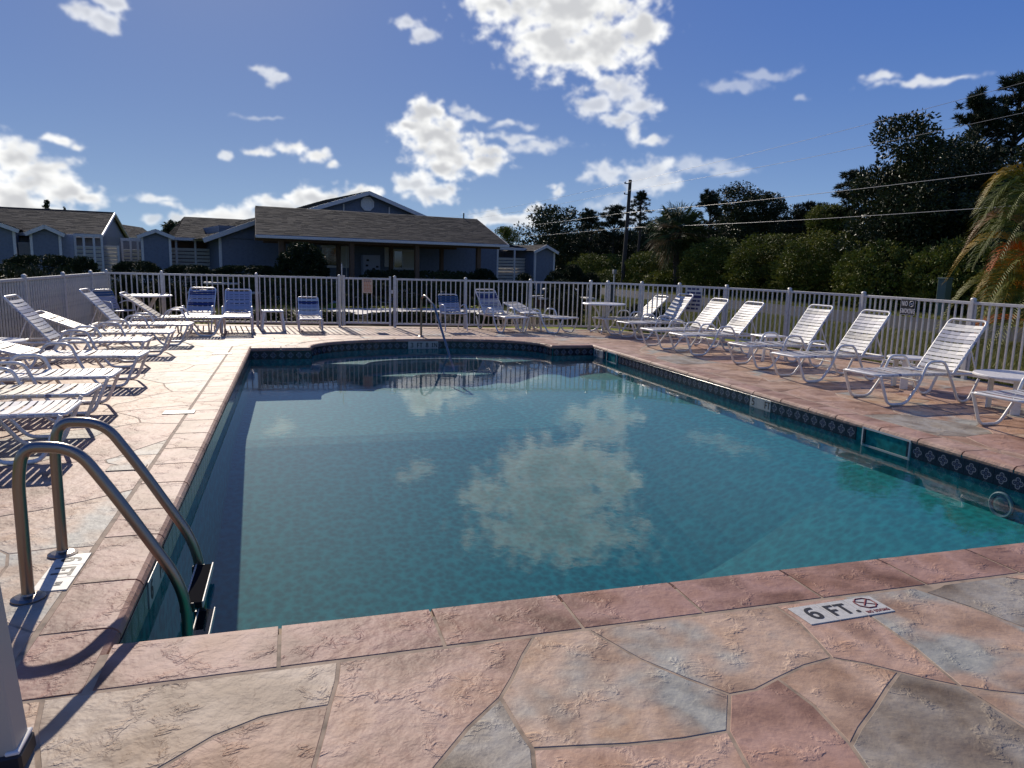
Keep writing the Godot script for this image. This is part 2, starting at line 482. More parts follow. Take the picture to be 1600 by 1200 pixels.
# ---------------------------------------------------------------- sky
const CLOUDS := [
	[1.00, 20.1, 18.1, 6.02, 3.05, 22.3, 15.7, 3.95, 2.18, 19, 15.7, 3.3, 2.19, 25.5, 16.7, 1.92, 1.71, 14.9, 18.2, 2.11, 1.44, 20.7, 20.8, 6.86, 2.31],
	[0.62, 8.6, 16.7, 1.11, 0.56, 9.8, 16, 1.22, 0.49],
	[0.72, 24.1, 12.7, 2.1, 1.04, 22.5, 11.7, 1.99, 0.79, 25.8, 11.6, 1.3, 0.78, 24.6, 10.8, 2.11, 0.53],
	[0.42, 25.4, 9.8, 0.85, 0.49, 26.6, 9.3, 1.59, 0.36],
	[1.05, 9.8, 10.7, 1.43, 1.06, 10.5, 9.4, 2.49, 1.36, 11.5, 8.1, 2.99, 1.56, 14.2, 7.7, 2.04, 0.92, 8.6, 9.7, 1.33, 0.62, 11, 7, 1.93, 0.83],
	[0.85, 9.1, 5.8, 1.64, 0.75, 10.3, 5.1, 2.13, 0.75, 11.5, 5.4, 0.87, 0.66],
	[0.30, 12.2, 11.1, 0.96, 0.53, 13.2, 10.8, 1.34, 0.35],
	[0.55, -2.1, 7.5, 0.96, 0.35, 0.1, 7.9, 1.35, 0.44, 1.9, 7.5, 1.19, 0.45, 2.8, 7, 0.74, 0.32],
	[0.35, -4.4, 7.1, 0.51, 0.26],
	[0.72, -12.4, 15, 1.24, 0.51, -11.4, 14.7, 1.04, 0.67, -11.1, 15.7, 0.93, 0.51],
	[1.00, -17.2, 5.9, 1.88, 1.33, -15.9, 4.8, 2.2, 1.36, -17.2, 3.3, 2.43, 1.2, -14.2, 3.9, 1.65, 0.98, -13.2, 3.5, 1.12, 0.5, -15.9, 2.4, 2.52, 0.81, -19.7, 4.3, 2.96, 2.31],
	[0.50, -14.5, 7.1, 1.22, 0.4, -13.6, 6.8, 0.66, 0.28],
	[0.62, 23.6, 6.9, 1.62, 0.83, 26.5, 6.6, 2.44, 1.2, 27.4, 7.2, 1.21, 0.91],
	[0.36, 42, 12.8, 1.15, 0.27, 44.4, 12.4, 2.91, 0.27, 46.5, 12.4, 1.2, 0.23],
	[0.95, 1.6, 4.3, 2.78, 0.92, -0.7, 3.8, 2.26, 0.68, 3, 4.7, 1.39, 0.55, 4.8, 5, 1.89, 0.56],
	[0.80, -5.1, 2.9, 2.15, 0.54, -6.7, 2.6, 1.68, 0.44, -2.9, 3.1, 1.32, 0.54],
	[0.80, 14.7, 3.5, 1.67, 0.58, 18.2, 4.1, 0.78, 0.43, 16.5, 3.3, 1.97, 0.58, 18.9, 3.3, 1.47, 0.58],
	[0.75, 20.1, 5.5, 0.78, 0.52, 19.6, 5.8, 0.49, 0.28],
	[0.30, -1.9, 12.9, 1.12, 0.41, -0.9, 12.4, 0.96, 0.41],
	[0.30, 16.3, 9.3, 2.41, 0.41, 18.7, 8.8, 2.89, 0.46, 16.1, 10.2, 1.69, 0.27],
	[0.16, 32.5, 12.8, 2.18, 0.5, 34.6, 13.5, 2.13, 0.33],
	[0.20, 29.7, 7.5, 3.18, 0.63, 32.5, 7, 2.22, 0.36],
	[0.16, 37, 11.9, 0.59, 0.29],
	[0.16, -1.6, 9.7, 2.02, 0.21],
	[0.40, -9.3, 3.8, 1.61, 0.34, -8.1, 3.4, 0.81, 0.35],
	[0.60, -9.3, 2.5, 0.8, 0.3],
	[0.20, 24.2, 4.4, 1.92, 0.95, 25.5, 3.7, 1.43, 0.95],
	[0.50, -4.6, 2.8, 2.61, 0.63, -1.6, 2.7, 1.79, 0.55]
]

func make_sky() -> ImageTexture:
	var small := Image.create(512, 256, false, Image.FORMAT_RGBF)
	var sun := Vector3(-0.10, 0.577, -1.0).normalized()
	for y in 256:
		var el := deg_to_rad(90.0 - (y + 0.5) / 256.0 * 180.0)
		for x in 512:
			var az := (x + 0.5) / 512.0 * TAU - PI   # the seam lies behind the camera; the sky is turned half round
			var d := Vector3(sin(az) * cos(el), sin(el), -cos(az) * cos(el))
			var c: Color
			if el < 0: c = Color(0.36, 0.38, 0.38)
			else:
				var t := 1.0 - sin(el)
				c = Color(0.02, 0.09, 0.40).lerp(Color(0.085, 0.20, 0.525), clampf(pow(t, 1.7), 0, 1))
				c = c.lerp(Color(0.36, 0.54, 0.72), clampf(pow(t, 8.5), 0, 1))
				var s := maxf(0.0, d.dot(sun))
				c = c.lerp(Color(0.56, 0.56, 0.52), 0.17 * pow(s, 5.0) + 0.25 * pow(s, 50.0))
			small.set_pixel(x, y, c)
	small.resize(4096, 2048, Image.INTERPOLATE_CUBIC)
	var f1 := noise(FastNoiseLite.TYPE_SIMPLEX_SMOOTH, 0.24, 71, 6)
	f1.fractal_gain = 0.55
	var f2 := noise(FastNoiseLite.TYPE_SIMPLEX_SMOOTH, 0.22, 77, 3)
	var list := CLOUDS.duplicate()
	rng.seed = 991
	for i in 46:   # the same kind of scattered cloud all round, beyond the frame
		var az := rnd(58.0, 336.0)
		var el := rnd(3.0, 42.0)
		var sz := rnd(0.5, 1.0) * (1.0 + el * 0.03)
		var cl := [rnd(0.5, 1.0)]
		for k in 5: cl.append_array([az + rnd(-3.5, 3.5) * sz, el + rnd(-0.8, 0.9) * sz, rnd(1.2, 3.2) * sz, rnd(0.6, 1.3) * sz])
		list.append(cl)
	for cl in list:
		var amp: float = cl[0]
		var lo := Vector2(1e9, 1e9); var hi := Vector2(-1e9, -1e9)
		for k in range(1, cl.size(), 4):
			lo = lo.min(Vector2(cl[k] - cl[k + 2] * 1.5 - 0.3, cl[k + 1] - cl[k + 3] * 1.6 - 0.3))
			hi = hi.max(Vector2(cl[k] + cl[k + 2] * 1.5 + 0.3, cl[k + 1] + cl[k + 3] * 1.6 + 0.3))
		var x0 := int(floor(lo.x / 360.0 * 4096)); var x1 := int(ceil(hi.x / 360.0 * 4096))
		var y0 := int(floor((90.0 - hi.y) / 180.0 * 2048)); var y1 := int(ceil((90.0 - maxf(lo.y, 0.0)) / 180.0 * 2048))
		for y in range(maxi(0, y0), mini(1023, y1)):
			var el := 90.0 - (y + 0.5) / 2048.0 * 180.0
			for x in range(x0, x1):
				var az := (x + 0.5) / 4096.0 * 360.0
				var wa := az + f2.get_noise_2d(az * 2.0, el * 2.0) * 0.7
				var we := el + f2.get_noise_2d(az * 2.0 + 50.0, el * 2.0) * 0.4
				var d := -1.0
				for k in range(1, cl.size(), 4):
					var u: float = (wa - cl[k]) / cl[k + 2]
					var w: float = (we - cl[k + 1]) / cl[k + 3]
					d = maxf(d, 1.0 - sqrt(u * u + w * w))
				if d < -0.55: continue
				var n1 := f1.get_noise_2d(az * 2.2, el * 3.0)
				var dens := d * 1.35 + n1 * 0.95 + 0.12
				var a := pow(smoothstep(-0.3, 0.85, dens), 1.25) * minf(1.0, amp)
				if amp < 0.6: a = pow(smoothstep(-0.35, 1.15, dens), 1.5) * minf(1.0, amp * 2.0)
				if a < 0.004: continue
				var core := smoothstep(0.05, 1.15, d * 1.15 + n1 * 0.35 + f2.get_noise_2d(az * 1.6 + 9.0, el * 2.6) * 0.55)
				var c := Color(1.08, 1.08, 1.06).lerp(Color(0.58, 0.59, 0.615), core * 0.95 * amp)
				var xx := posmod(x + 2048, 4096)
				small.set_pixel(xx, y, small.get_pixel(xx, y).lerp(c, a))
	return ImageTexture.create_from_image(small)

# ---------------------------------------------------------------- pool and deck
const PL := -0.76    # pool edges
const PR := 5.87
const PN := -3.18
const PF := -13.75
const CW := 0.32     # coping width
const CN := 0.38     # coping width at the near end
const WATER := -0.19

func far_edge() -> PackedVector2Array:   # the far end with its shallow bay, left to right
	var o := PackedVector2Array([Vector2(PL, PF), Vector2(0.28, PF)])
	for i in range(1, 24):
		var a := PI * i / 24.0
		var x := 2.62 - cos(a) * 2.34
		o.append(Vector2(x, PF - 0.10 - 1.33 * pow(sin(a), 0.85)))
	o.append(Vector2(4.96, PF)); o.append(Vector2(PR, PF))
	return o

func pool_outline() -> PackedVector2Array:
	var o := far_edge()
	o.append(Vector2(PR, PN)); o.append(Vector2(PL, PN))
	return o

func floor_y(z: float) -> float:
	return lerpf(-1.45, -0.74, clampf((-5.9 - z) / 3.8, 0.0, 1.0))

func floor_at(x: float, z: float) -> float:   # the bottom rises in a long cove towards the right wall
	return lerpf(maxf(floor_y(z), -0.46), floor_y(z), smoothstep(PR - 0.02, PR - 2.6, x))

func warp(p: Vector2, f: FastNoiseLite) -> Vector2:
	return p + Vector2(f.get_noise_2d(p.x, p.y), f.get_noise_2d(p.x + 40.0, p.y + 17.0)) * 0.16

func rounded_poly(p: PackedVector2Array, step: float, f: FastNoiseLite) -> PackedVector2Array:
	var o := PackedVector2Array()
	for i in p.size():
		var a := p[i]; var b := p[(i + 1) % p.size()]
		var k := maxi(1, int((b - a).length() / step))
		for j in k: o.append(warp(a.lerp(b, float(j) / k), f) if f else a.lerp(b, float(j) / k))
	return o

func right_fence() -> PackedVector2Array:
	return PackedVector2Array([Vector2(10.0, -5.2), Vector2(10.0, -7.0), Vector2(10.0, -8.75), Vector2(9.98, -11.0), Vector2(9.72, -12.75), Vector2(9.28, -14.35), Vector2(8.72, -15.45), Vector2(8.14, -16.25), Vector2(7.62, -17.08)])

func back_z(x: float) -> float:
	return lerpf(-18.85, -17.1, (x + 4.1) / 11.7)

func near_stones() -> Array:   # the big flags in front of the camera, (x, z) pairs, and their tone
	return [
		["t", [-1.9, -2.795, -0.905, -2.79, -0.87, -2.6, -0.802, -2.391, -0.75, -1.9, -0.72, -1.35, -1.9, -1.35]],
		["b", [-0.905, -2.795, 0.142, -2.795, 0.125, -2.65, 0.092, -2.502, -0.02, -2.50, -0.139, -2.49, -0.29, -2.42, -0.439, -2.296, -0.62, -2.05, -0.76, -1.78, -0.802, -2.391, -0.87, -2.6]],
		["t", [0.092, -2.502, 0.062, -2.34, 0.027, -2.174, -0.01, -1.9, -0.06, -1.35, -0.72, -1.35, -0.75, -1.75, -0.62, -2.05, -0.439, -2.296, -0.29, -2.42, -0.139, -2.49, -0.02, -2.50]],
		["t", [0.142, -2.795, 0.972, -2.795, 0.88, -2.66, 0.786, -2.506, 0.708, -2.394, 0.55, -2.25, 0.401, -2.076, 0.2, -1.8, 0.02, -1.35, -0.06, -1.35, -0.01, -1.9, 0.027, -2.174, 0.062, -2.34, 0.092, -2.502, 0.125, -2.65]],
		["g", [0.708, -2.394, 0.721, -2.195, 0.733, -2.086, 0.709, -1.995, 0.69, -1.7, 0.68, -1.35, 0.02, -1.35, 0.2, -1.8, 0.401, -2.076, 0.55, -2.25]],
		["p", [0.972, -2.795, 1.226, -2.795, 1.28, -2.66, 1.34, -2.511, 1.46, -2.33, 1.561, -2.197, 1.43, -2.004, 1.25, -2.005, 1.052, -2.027, 0.88, -2.06, 0.733, -2.086, 0.721, -2.195, 0.708, -2.394, 0.786, -2.506, 0.88, -2.66]],
		["t", [0.733, -2.086, 0.88, -2.06, 1.052, -2.027, 1.25, -2.005, 1.43, -2.004, 1.386, -1.818, 1.3, -1.35, 0.68, -1.35, 0.69, -1.7, 0.709, -1.995]],
		["t", [1.226, -2.795, 2.2, -2.795, 2.206, -2.618, 2.17, -2.46, 2.135, -2.322, 1.98, -2.30, 1.811, -2.246, 1.68, -2.20, 1.561, -2.197, 1.46, -2.33, 1.34, -2.511, 1.28, -2.66]],
		["r", [1.561, -2.197, 1.68, -2.20, 1.811, -2.246, 1.83, -2.05, 1.80, -1.83, 1.766, -1.718, 1.74, -1.35, 1.3, -1.35, 1.386, -1.818, 1.43, -2.004]],
		["t", [1.811, -2.246, 1.98, -2.30, 2.135, -2.322, 2.24, -2.25, 2.329, -2.162, 2.19, -2.08, 2.05, -1.99, 1.90, -1.90, 1.80, -1.83, 1.83, -2.05]],
		["g", [2.329, -2.162, 2.40, -2.09, 2.49, -2.02, 2.49, -1.756, 2.5, -1.35, 1.74, -1.35, 1.766, -1.718, 1.80, -1.83, 1.90, -1.90, 2.05, -1.99, 2.19, -2.08]],
		["t", [2.2, -2.795, 2.60, -2.795, 2.55, -2.3, 2.49, -2.02, 2.40, -2.09, 2.329, -2.162, 2.24, -2.25, 2.135, -2.322, 2.17, -2.46, 2.206, -2.618]],
		["t", [2.60, -2.795, 3.037, -2.795, 3.14, -2.55, 3.206, -2.327, 3.27, -2.1, 3.3, -1.95, 3.0, -1.93, 2.684, -1.91, 2.58, -1.96, 2.49, -2.02, 2.55, -2.3]],
		["t", [2.49, -2.02, 2.58, -1.96, 2.684, -1.91, 3.0, -1.93, 3.3, -1.95, 3.38, -1.35, 2.5, -1.35, 2.49, -1.756]],
	]

func build_deck() -> void:
	rng.seed = 5
	var f := noise(FastNoiseLite.TYPE_SIMPLEX_SMOOTH, 0.9, 51, 2)
	# the bed of joint mortar under the stones, in four strips round the pool
	var b := MB.new()
	var left := -4.35
	b.flat(PackedVector2Array([Vector2(left, 1.5), Vector2(left, -19.2), Vector2(PL - 0.1, -18.7), Vector2(PL - 0.1, 1.5)]), -0.0022)
	b.flat(PackedVector2Array([Vector2(PL - 0.1, 1.5), Vector2(PL - 0.1, PN + 0.1), Vector2(PR + 0.1, PN + 0.1), Vector2(PR + 0.1, 1.5)]), -0.0022)
	var rf := right_fence()
	var e := PackedVector2Array([Vector2(PR + 0.1, 1.5), Vector2(10.2, 1.5)])
	for q in rf: e.append(q + Vector2(0.2, 0))
	e.append(Vector2(PR + 0.1, -17.6))
	b.flat(e, -0.0022)
	var ff := PackedVector2Array()
	for q in far_edge(): ff.append(q + Vector2(0, -0.1))
	ff[0].x = PL - 0.1; ff[ff.size() - 1].x = PR + 0.1
	ff.append(Vector2(PR + 0.1, -17.6)); ff.append(Vector2(PL - 0.1, -18.7))
	b.flat(ff, -0.0022)
	var deck := struct("pool_deck", b.mesh(), M.grout)
	# everything that is coping or water, to cut the stones by
	var hole := PackedVector2Array()
	for q in far_edge(): hole.append(q + Vector2(0, -CW - 0.008))
	hole[0].x = PL - CW - 0.008; hole[hole.size() - 1].x = PR + CW + 0.008
	for i in range(1, hole.size() - 1): hole[i] = Vector2(2.62 + (hole[i].x - 2.62) * 1.1, hole[i].y)
	hole.append(Vector2(PR + CW + 0.008, PN + CN + 0.01)); hole.append(Vector2(PL - CW - 0.008, PN + CN + 0.01))
	var rim := PackedVector2Array([Vector2(-4.2, 0.4), Vector2(-4.2, -19.0)])
	for x in [-2.0, 0.0, 2.0, 4.0, 6.0, 7.62]: rim.append(Vector2(x, back_z(x) - 0.12))
	for i in range(rf.size() - 1, -1, -1): rim.append(rf[i] + Vector2(0.13, 0))
	rim.append(Vector2(10.13, 0.4))
	var near_area := PackedVector2Array([Vector2(-1.9, -2.9), Vector2(3.037, -2.9), Vector2(3.037, -2.795), Vector2(3.14, -2.55), Vector2(3.206, -2.327), Vector2(3.27, -2.1), Vector2(3.3, -1.95), Vector2(3.38, -1.35), Vector2(-1.9, -1.35)])
	var shapes := []
	for s in near_stones():
		var p := PackedVector2Array()
		for i in range(0, s[1].size(), 2): p.append(Vector2(s[1][i], s[1][i + 1]))
		for q in Geometry2D.offset_polygon(p, -0.007, Geometry2D.JOIN_MITER):
			shapes.append([q, s[0], 0.0])
	# random flags elsewhere: cells of a jittered grid
	var sites := []
	var cell := 0.92
	for iz in range(-24, 3):
		for ixx in range(-7, 15):
			sites.append(Vector2((ixx + 0.5 + rnd(-0.42, 0.42)) * cell + (0.4 if iz % 2 else 0.0), (iz + 0.5 + rnd(-0.42, 0.42)) * cell))
	for si in sites.size():
		var s: Vector2 = sites[si]
		if s.x < -5.2 or s.x > 11.2 or s.y < -20.0 or s.y > 0.8: continue
		var p := PackedVector2Array([s + Vector2(-2, -2), s + Vector2(2, -2), s + Vector2(2, 2), s + Vector2(-2, 2)])
		for o in sites:
			if o == s or (o - s).length() > 3.2: continue
			var mid: Vector2 = (o + s) * 0.5
			var d: Vector2 = (o - s).normalized()
			var w := Vector2(-d.y, d.x)
			var half := PackedVector2Array([mid + w * 9, mid - w * 9, mid - w * 9 - d * 9, mid + w * 9 - d * 9])
			var r := Geometry2D.intersect_polygons(p, half)
			if r.size(): p = r[0]
		var q := rounded_poly(p, 0.16, f)
		for a in Geometry2D.intersect_polygons(q, rim):
			for h in Geometry2D.clip_polygons(a, hole):
				for g in Geometry2D.clip_polygons(h, near_area):
					for z in Geometry2D.offset_polygon(g, -0.006, Geometry2D.JOIN_MITER):
						var area := 0.0
						for i in z.size(): area += z[i].cross(z[(i + 1) % z.size()])
						if absf(area) < 0.03 or z.size() < 3: continue
						shapes.append([z, "", s.y])
	shapes.sort_custom(func(x, y): return x[2] > y[2])
	var rest := MB.new()
	var count := 0
	for s in shapes:
		var p: PackedVector2Array = s[0]
		var mb := MB.new()
		mb.slab(p, -0.02, rnd(-0.0004, 0.0004), 0.0022)
		if mb.ix.size() == 0: continue
		count += 1
		var m: Material = M.stones[rng.randi() % 6]
		if s[1] == "g" or (s[1] == "" and rng.randf() < 0.10): m = M.stone_grey
		elif s[1] == "r" or (s[1] == "" and rng.randf() < 0.08): m = M.stone_pink
		elif s[1] == "b": m = M.stone_buff
		elif s[1] == "p": m = M.stones[2]
		if count <= 299: part("flagstone", mb.mesh(), m, deck)
		else:
			var base := rest.v.size()
			rest.v.append_array(mb.v); rest.n.append_array(mb.n); rest.uv.append_array(mb.uv); rest.c.append_array(mb.c)
			for i in mb.ix: rest.ix.append(base + i)
	if rest.v.size(): part("flagstone_field", rest.mesh(), M.stones[1], deck).set_meta("kind", "stuff")
	# lid plates and worn marker plates let into the deck
	for pl in [[-1.16, -8.05, 0.30, 0.17, "pale square lid set in the deck beside the left coping, midway along the pool", 0], [-1.16, -12.95, 0.30, 0.17, "pale square lid set in the deck near the far left pool corner", 0], [-1.24, -5.95, 0.26, 0.15, "greyish worn plate set in the deck just beyond the pool ladder", 1]]:
		var t := thing("deck_plate", pl[4], "plate", Vector3(pl[0], 0, pl[1]))
		part("cover", boxm(Vector3(pl[2], 0.008, pl[3]), 0.002, Vector3(0, 0.003, 0)), M.plate if pl[5] == 0 else M.stone_grey, t)
		part("rim", rod([Vector3(-pl[2] / 2, 0.004, -pl[3] / 2), Vector3(pl[2] / 2, 0.004, -pl[3] / 2), Vector3(pl[2] / 2, 0.004, pl[3] / 2), Vector3(-pl[2] / 2, 0.004, pl[3] / 2), Vector3(-pl[2] / 2, 0.004, -pl[3] / 2)], 0.004, 0.01, 4, 1), M.mortar, t)
	var gr := thing("deck_drain", "small dark metal drain lid in the deck before the gate", "drain", Vector3(1.98, 0, -17.3))
	part("lid", boxm(Vector3(0.30, 0.008, 0.22), 0.002, Vector3(0, 0.003, 0)), M.black, gr)

func coping_strip(owner: Node, pts: PackedVector2Array, outs: PackedVector2Array, wide: float, mats: Array) -> void:   # one stone along pts; outs point to the deck
	var prof := [Vector2(wide, -0.03), Vector2(wide, -0.002), Vector2(wide - 0.004, 0.0005), Vector2(0.06, 0.002), Vector2(0.026, -0.001), Vector2(0.006, -0.013), Vector2(-0.006, -0.034), Vector2(-0.004, -0.055), Vector2(0.06, -0.06)]
	var b := MB.new()
	var rows := []
	for i in pts.size():
		var r := []
		for q in prof: r.append(Vector3(pts[i].x + outs[i].x * q.x, q.y, pts[i].y + outs[i].y * q.x))
		rows.append(r)
	for i in pts.size() - 1:
		for k in prof.size() - 1:
			var a: Vector3 = rows[i][k]; var d: Vector3 = rows[i][k + 1]; var e: Vector3 = rows[i + 1][k + 1]; var g: Vector3 = rows[i + 1][k]
			var nn := (d - a).cross(g - a)
			var want := Vector3(outs[i].x, 0, outs[i].y) * (1.0 if k < 2 else -0.3) + Vector3.UP * (1.0 if k < 7 else -3.0)
			if nn.dot(want) > 0: b.quad(a, d, e, g)
			else: b.quad(a, g, e, d)
	for en in [0, pts.size() - 1]:
		var r: Array = rows[en]
		for k in range(1, prof.size() - 1): b.tri(r[0], r[k], r[k + 1])
	part("coping_stone", b.mesh(), mats[rng.randi() % mats.size()], owner)

func build_coping() -> void:
	rng.seed = 17
	var b := MB.new()   # the bond beam that carries the coping
	var o := pool_outline()
	for i in o.size():
		var p := o[i]; var q := o[(i + 1) % o.size()]
		var d := (q - p).normalized()
		var w := Vector2(d.y, -d.x)   # away from the water
		var a0 := p + w * 0.012; var b0 := q + w * 0.012
		var a1 := p + w * 0.34; var b1 := q + w * 0.34
		b.quad(Vector3(a0.x, -0.02, a0.y), Vector3(b0.x, -0.02, b0.y), Vector3(b1.x, -0.02, b1.y), Vector3(a1.x, -0.02, a1.y))
	var bed := struct("pool_coping", b.mesh(), M.mortar)
	var g := 0.008
	# long sides
	for side in [0, 1]:
		var z := PN + CN
		while z > PF - CW + 0.02:
			var l := rnd(0.46, 0.66)
			var z1 := maxf(z - l, PF - CW)
			if z1 - (PF - CW) < 0.2: z1 = PF - CW
			var x := PL if side == 0 else PR
			var out := Vector2(-1, 0) if side == 0 else Vector2(1, 0)
			coping_strip(bed, PackedVector2Array([Vector2(x, z - g), Vector2(x, z1 + g)]), PackedVector2Array([out, out]), CW - 0.012, M.copings_pale if (side == 0 and z < -4.5) or side == 1 else M.copings)
			z = z1
	# near end
	var xs := [PL + 0.004, -0.09, 0.58, 1.21, 1.82, 2.49, 3.14, 3.78, 4.42, 5.05, PR - 0.004]
	for i in xs.size() - 1:
		var o1 := Vector2(0, 1)
		coping_strip(bed, PackedVector2Array([Vector2(xs[i] + g, PN), Vector2(xs[i + 1] - g, PN)]), PackedVector2Array([o1, o1]), CN - 0.012, M.copings)
	# far end, round the bay
	var fe := far_edge()
	var nn := PackedVector2Array()
	for i in fe.size():
		var d := (fe[mini(i + 1, fe.size() - 1)] - fe[maxi(i - 1, 0)]).normalized()
		if i == 1 or i == fe.size() - 2:
			var d1 := (fe[i] - fe[i - 1]).normalized(); var d2 := (fe[i + 1] - fe[i]).normalized()
			d = (d1 + d2).normalized()
		nn.append(Vector2(d.y, -d.x))
	nn[0] = Vector2(0, -1); nn[nn.size() - 1] = Vector2(0, -1)
	coping_strip(bed, PackedVector2Array([Vector2(PL + 0.01, PF), Vector2(-0.24 - g, PF)]), PackedVector2Array([Vector2(0, -1), Vector2(0, -1)]), CW - 0.012, M.copings)
	coping_strip(bed, PackedVector2Array([Vector2(-0.24 + g, PF), Vector2(0.28, PF)]), PackedVector2Array([Vector2(0, -1), nn[1]]), CW - 0.012, M.copings)
	var i := 1
	while i < fe.size() - 2:
		var j := mini(i + 2, fe.size() - 2)
		var ps := PackedVector2Array(); var os := PackedVector2Array()
		for k in range(i, j + 1): ps.append(fe[k]); os.append(nn[k])
		ps[0] = ps[0].lerp(ps[1], 0.02); ps[ps.size() - 1] = ps[ps.size() - 1].lerp(ps[ps.size() - 2], 0.02)
		coping_strip(bed, ps, os, CW - 0.012, M.copings)
		i = j
	coping_strip(bed, PackedVector2Array([Vector2(4.96 + g, PF), Vector2(PR - 0.01, PF)]), PackedVector2Array([nn[nn.size() - 2], Vector2(0, -1)]), CW - 0.012, M.copings)

func build_basin() -> void:
	var o := pool_outline()
	var b := MB.new()
	for i in o.size():
		var p := o[i]; var q := o[(i + 1) % o.size()]
		var k := maxi(1, int((q - p).length() / 0.6))
		var cuts := []
		for j in k + 1: cuts.append(p.lerp(q, float(j) / k))
		if p.x == PR and q.x == PR:   # the right wall is open at the two skimmers
			for c in [-13.02, -12.62, -6.25, -5.65]: cuts.append(Vector2(PR, c))
			cuts.sort_custom(func(x, y): return x.y < y.y)
		for j in cuts.size() - 1:
			var a: Vector2 = cuts[j]; var d: Vector2 = cuts[j + 1]
			if (d - a).length() < 0.001: continue
			var mz := (a.y + d.y) * 0.5
			var open := a.x == PR and d.x == PR and ((mz > -13.02 and mz < -12.62) or (mz > -6.25 and mz < -5.65))
			var top := -0.215 if open else -0.03
			# facing the water
			b.quad(Vector3(a.x, floor_y(a.y) - 0.02, a.y), Vector3(d.x, floor_y(d.y) - 0.02, d.y), Vector3(d.x, top, d.y), Vector3(a.x, top, a.y))
	for j in 40:
		var z0 := lerpf(PN, -15.25, j / 40.0); var z1 := lerpf(PN, -15.25, (j + 1) / 40.0)
		for k in 24:
			var x0 := lerpf(PL, PR, k / 24.0); var x1 := lerpf(PL, PR, (k + 1) / 24.0)
			b.quad(Vector3(x0, floor_at(x0, z0), z0), Vector3(x1, floor_at(x1, z0), z0), Vector3(x1, floor_at(x1, z1), z1), Vector3(x0, floor_at(x0, z1), z1))
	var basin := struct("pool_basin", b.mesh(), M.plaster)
	# two entry steps in the bay
	for s in [[0.42, -0.34], [0.80, -0.56]]:
		var fe := far_edge()
		var poly := PackedVector2Array(); var lip := []
		for i in range(2, fe.size() - 2): poly.append(fe[i])
		for i in range(fe.size() - 3, 1, -1):
			var c := fe[i].lerp(Vector2(2.62, PF + 0.2), s[0])
			poly.append(c); lip.append(Vector3(c.x, s[1] + 0.002, c.y))
		var sb := MB.new()
		sb.slab(poly, -1.2, s[1], 0.01)
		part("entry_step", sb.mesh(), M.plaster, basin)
		part("step_nosing", rod(lip, 0.009, 0.01, 5, 1), M.nosing, basin)
	# glazed tiles along the waterline, each its own
	var tm := MB.new()
	tm.cbox(Vector3(0, 0, 0.003), Vector3(0.1475, 0.1475, 0.012), 0.0012)
	tm.uv = PackedVector2Array()
	for q in tm.v: tm.uv.append(Vector2(q.x / 0.1475 + 0.5, 0.5 - q.y / 0.1475))
	var tile := tm.mesh()
	var runs := [[Vector2(PL, PN), Vector2(PL, PF)], [Vector2(PR, PF), Vector2(PR, PN)]]
	var fe2 := far_edge()
	for i in fe2.size() - 1: runs.append([fe2[i], fe2[i + 1]])
	var carry := 0.075
	for ri in runs.size():
		var p: Vector2 = runs[ri][0]; var q: Vector2 = runs[ri][1]
		var d := (q - p).normalized(); var l := (q - p).length()
		if ri < 3: carry = 0.085
		while carry < l:
			var c := p + d * carry
			carry += 0.1505
			if ri == 1 and ((c.y > -6.32 and c.y < -5.58) or (c.y > -13.1 and c.y < -12.55) or (c.y > -8.32 and c.y < -7.86) or c.y < -13.25): continue
			if ri == 0 and c.y > -4.34 and c.y < -3.9: continue
			if ri > 1 and c.x > 2.25 and c.x < 2.92 and c.y < -14.5: continue
			if l - (c - p).length() < 0.03 and ri < 2: continue
			var inn := Vector2(-d.y, d.x)
			part("waterline_tile", tile, M.tile, basin, Transform3D(Basis(Vector3(d.x, 0, d.y), Vector3.UP, Vector3(inn.x, 0, inn.y)), Vector3(c.x, -0.132, c.y)))
		carry -= l
	# the skimmers in the right-hand wall and the lamp below the surface
	for sk in [[-5.95, 0.60, "open skimmer mouth in the right pool wall, the nearer of two"], [-12.82, 0.40, "narrow skimmer mouth in the right pool wall near the far corner"]]:
		var t := thing("pool_skimmer", sk[2], "skimmer", Vector3(PR, -0.13, sk[0]), -PI / 2)
		var w: float = sk[1]
		var tb := MB.new()   # the throat runs back under the deck
		tb.box(Vector3(0, 0, -0.27), Vector3(w + 0.06, 0.20, 0.02))
		tb.box(Vector3(-w / 2 - 0.015, 0, -0.13), Vector3(0.02, 0.19, 0.29))
		tb.box(Vector3(w / 2 + 0.015, 0, -0.13), Vector3(0.02, 0.19, 0.29))
		tb.box(Vector3(0, 0.085, -0.13), Vector3(w + 0.05, 0.02, 0.28))
		tb.box(Vector3(0, -0.10, -0.13), Vector3(w + 0.05, 0.02, 0.28))
		part("throat", tb.mesh(), M.skimmer, t)
		part("jamb", boxm(Vector3(0.03, 0.155, 0.03), 0.004, Vector3(-w / 2 + 0.005, 0, 0.002)), M.tile_plain, t)
		part("jamb", boxm(Vector3(0.03, 0.155, 0.03), 0.004, Vector3(w / 2 - 0.005, 0, 0.002)), M.tile_plain, t)
		part("weir_flap", boxm(Vector3(w - 0.06, 0.10, 0.012), 0.003), M.skimmer, t, Transform3D(Basis(Vector3.RIGHT, -0.5), Vector3(0, -0.03, -0.07)))
	var lamp := thing("pool_light", "round underwater lamp in the right pool wall near the camera", "lamp", Vector3(PR - 0.01, -0.36, -4.6))
	lamp.rotation = Vector3(0, 0, PI / 2)
	var lb := MB.new()
	lb.lathe(PackedVector2Array([Vector2(0.115, 0.0), Vector2(0.115, 0.014), Vector2(0.105, 0.02), Vector2(0.085, 0.014), Vector2(0.085, 0.008)]), 24)
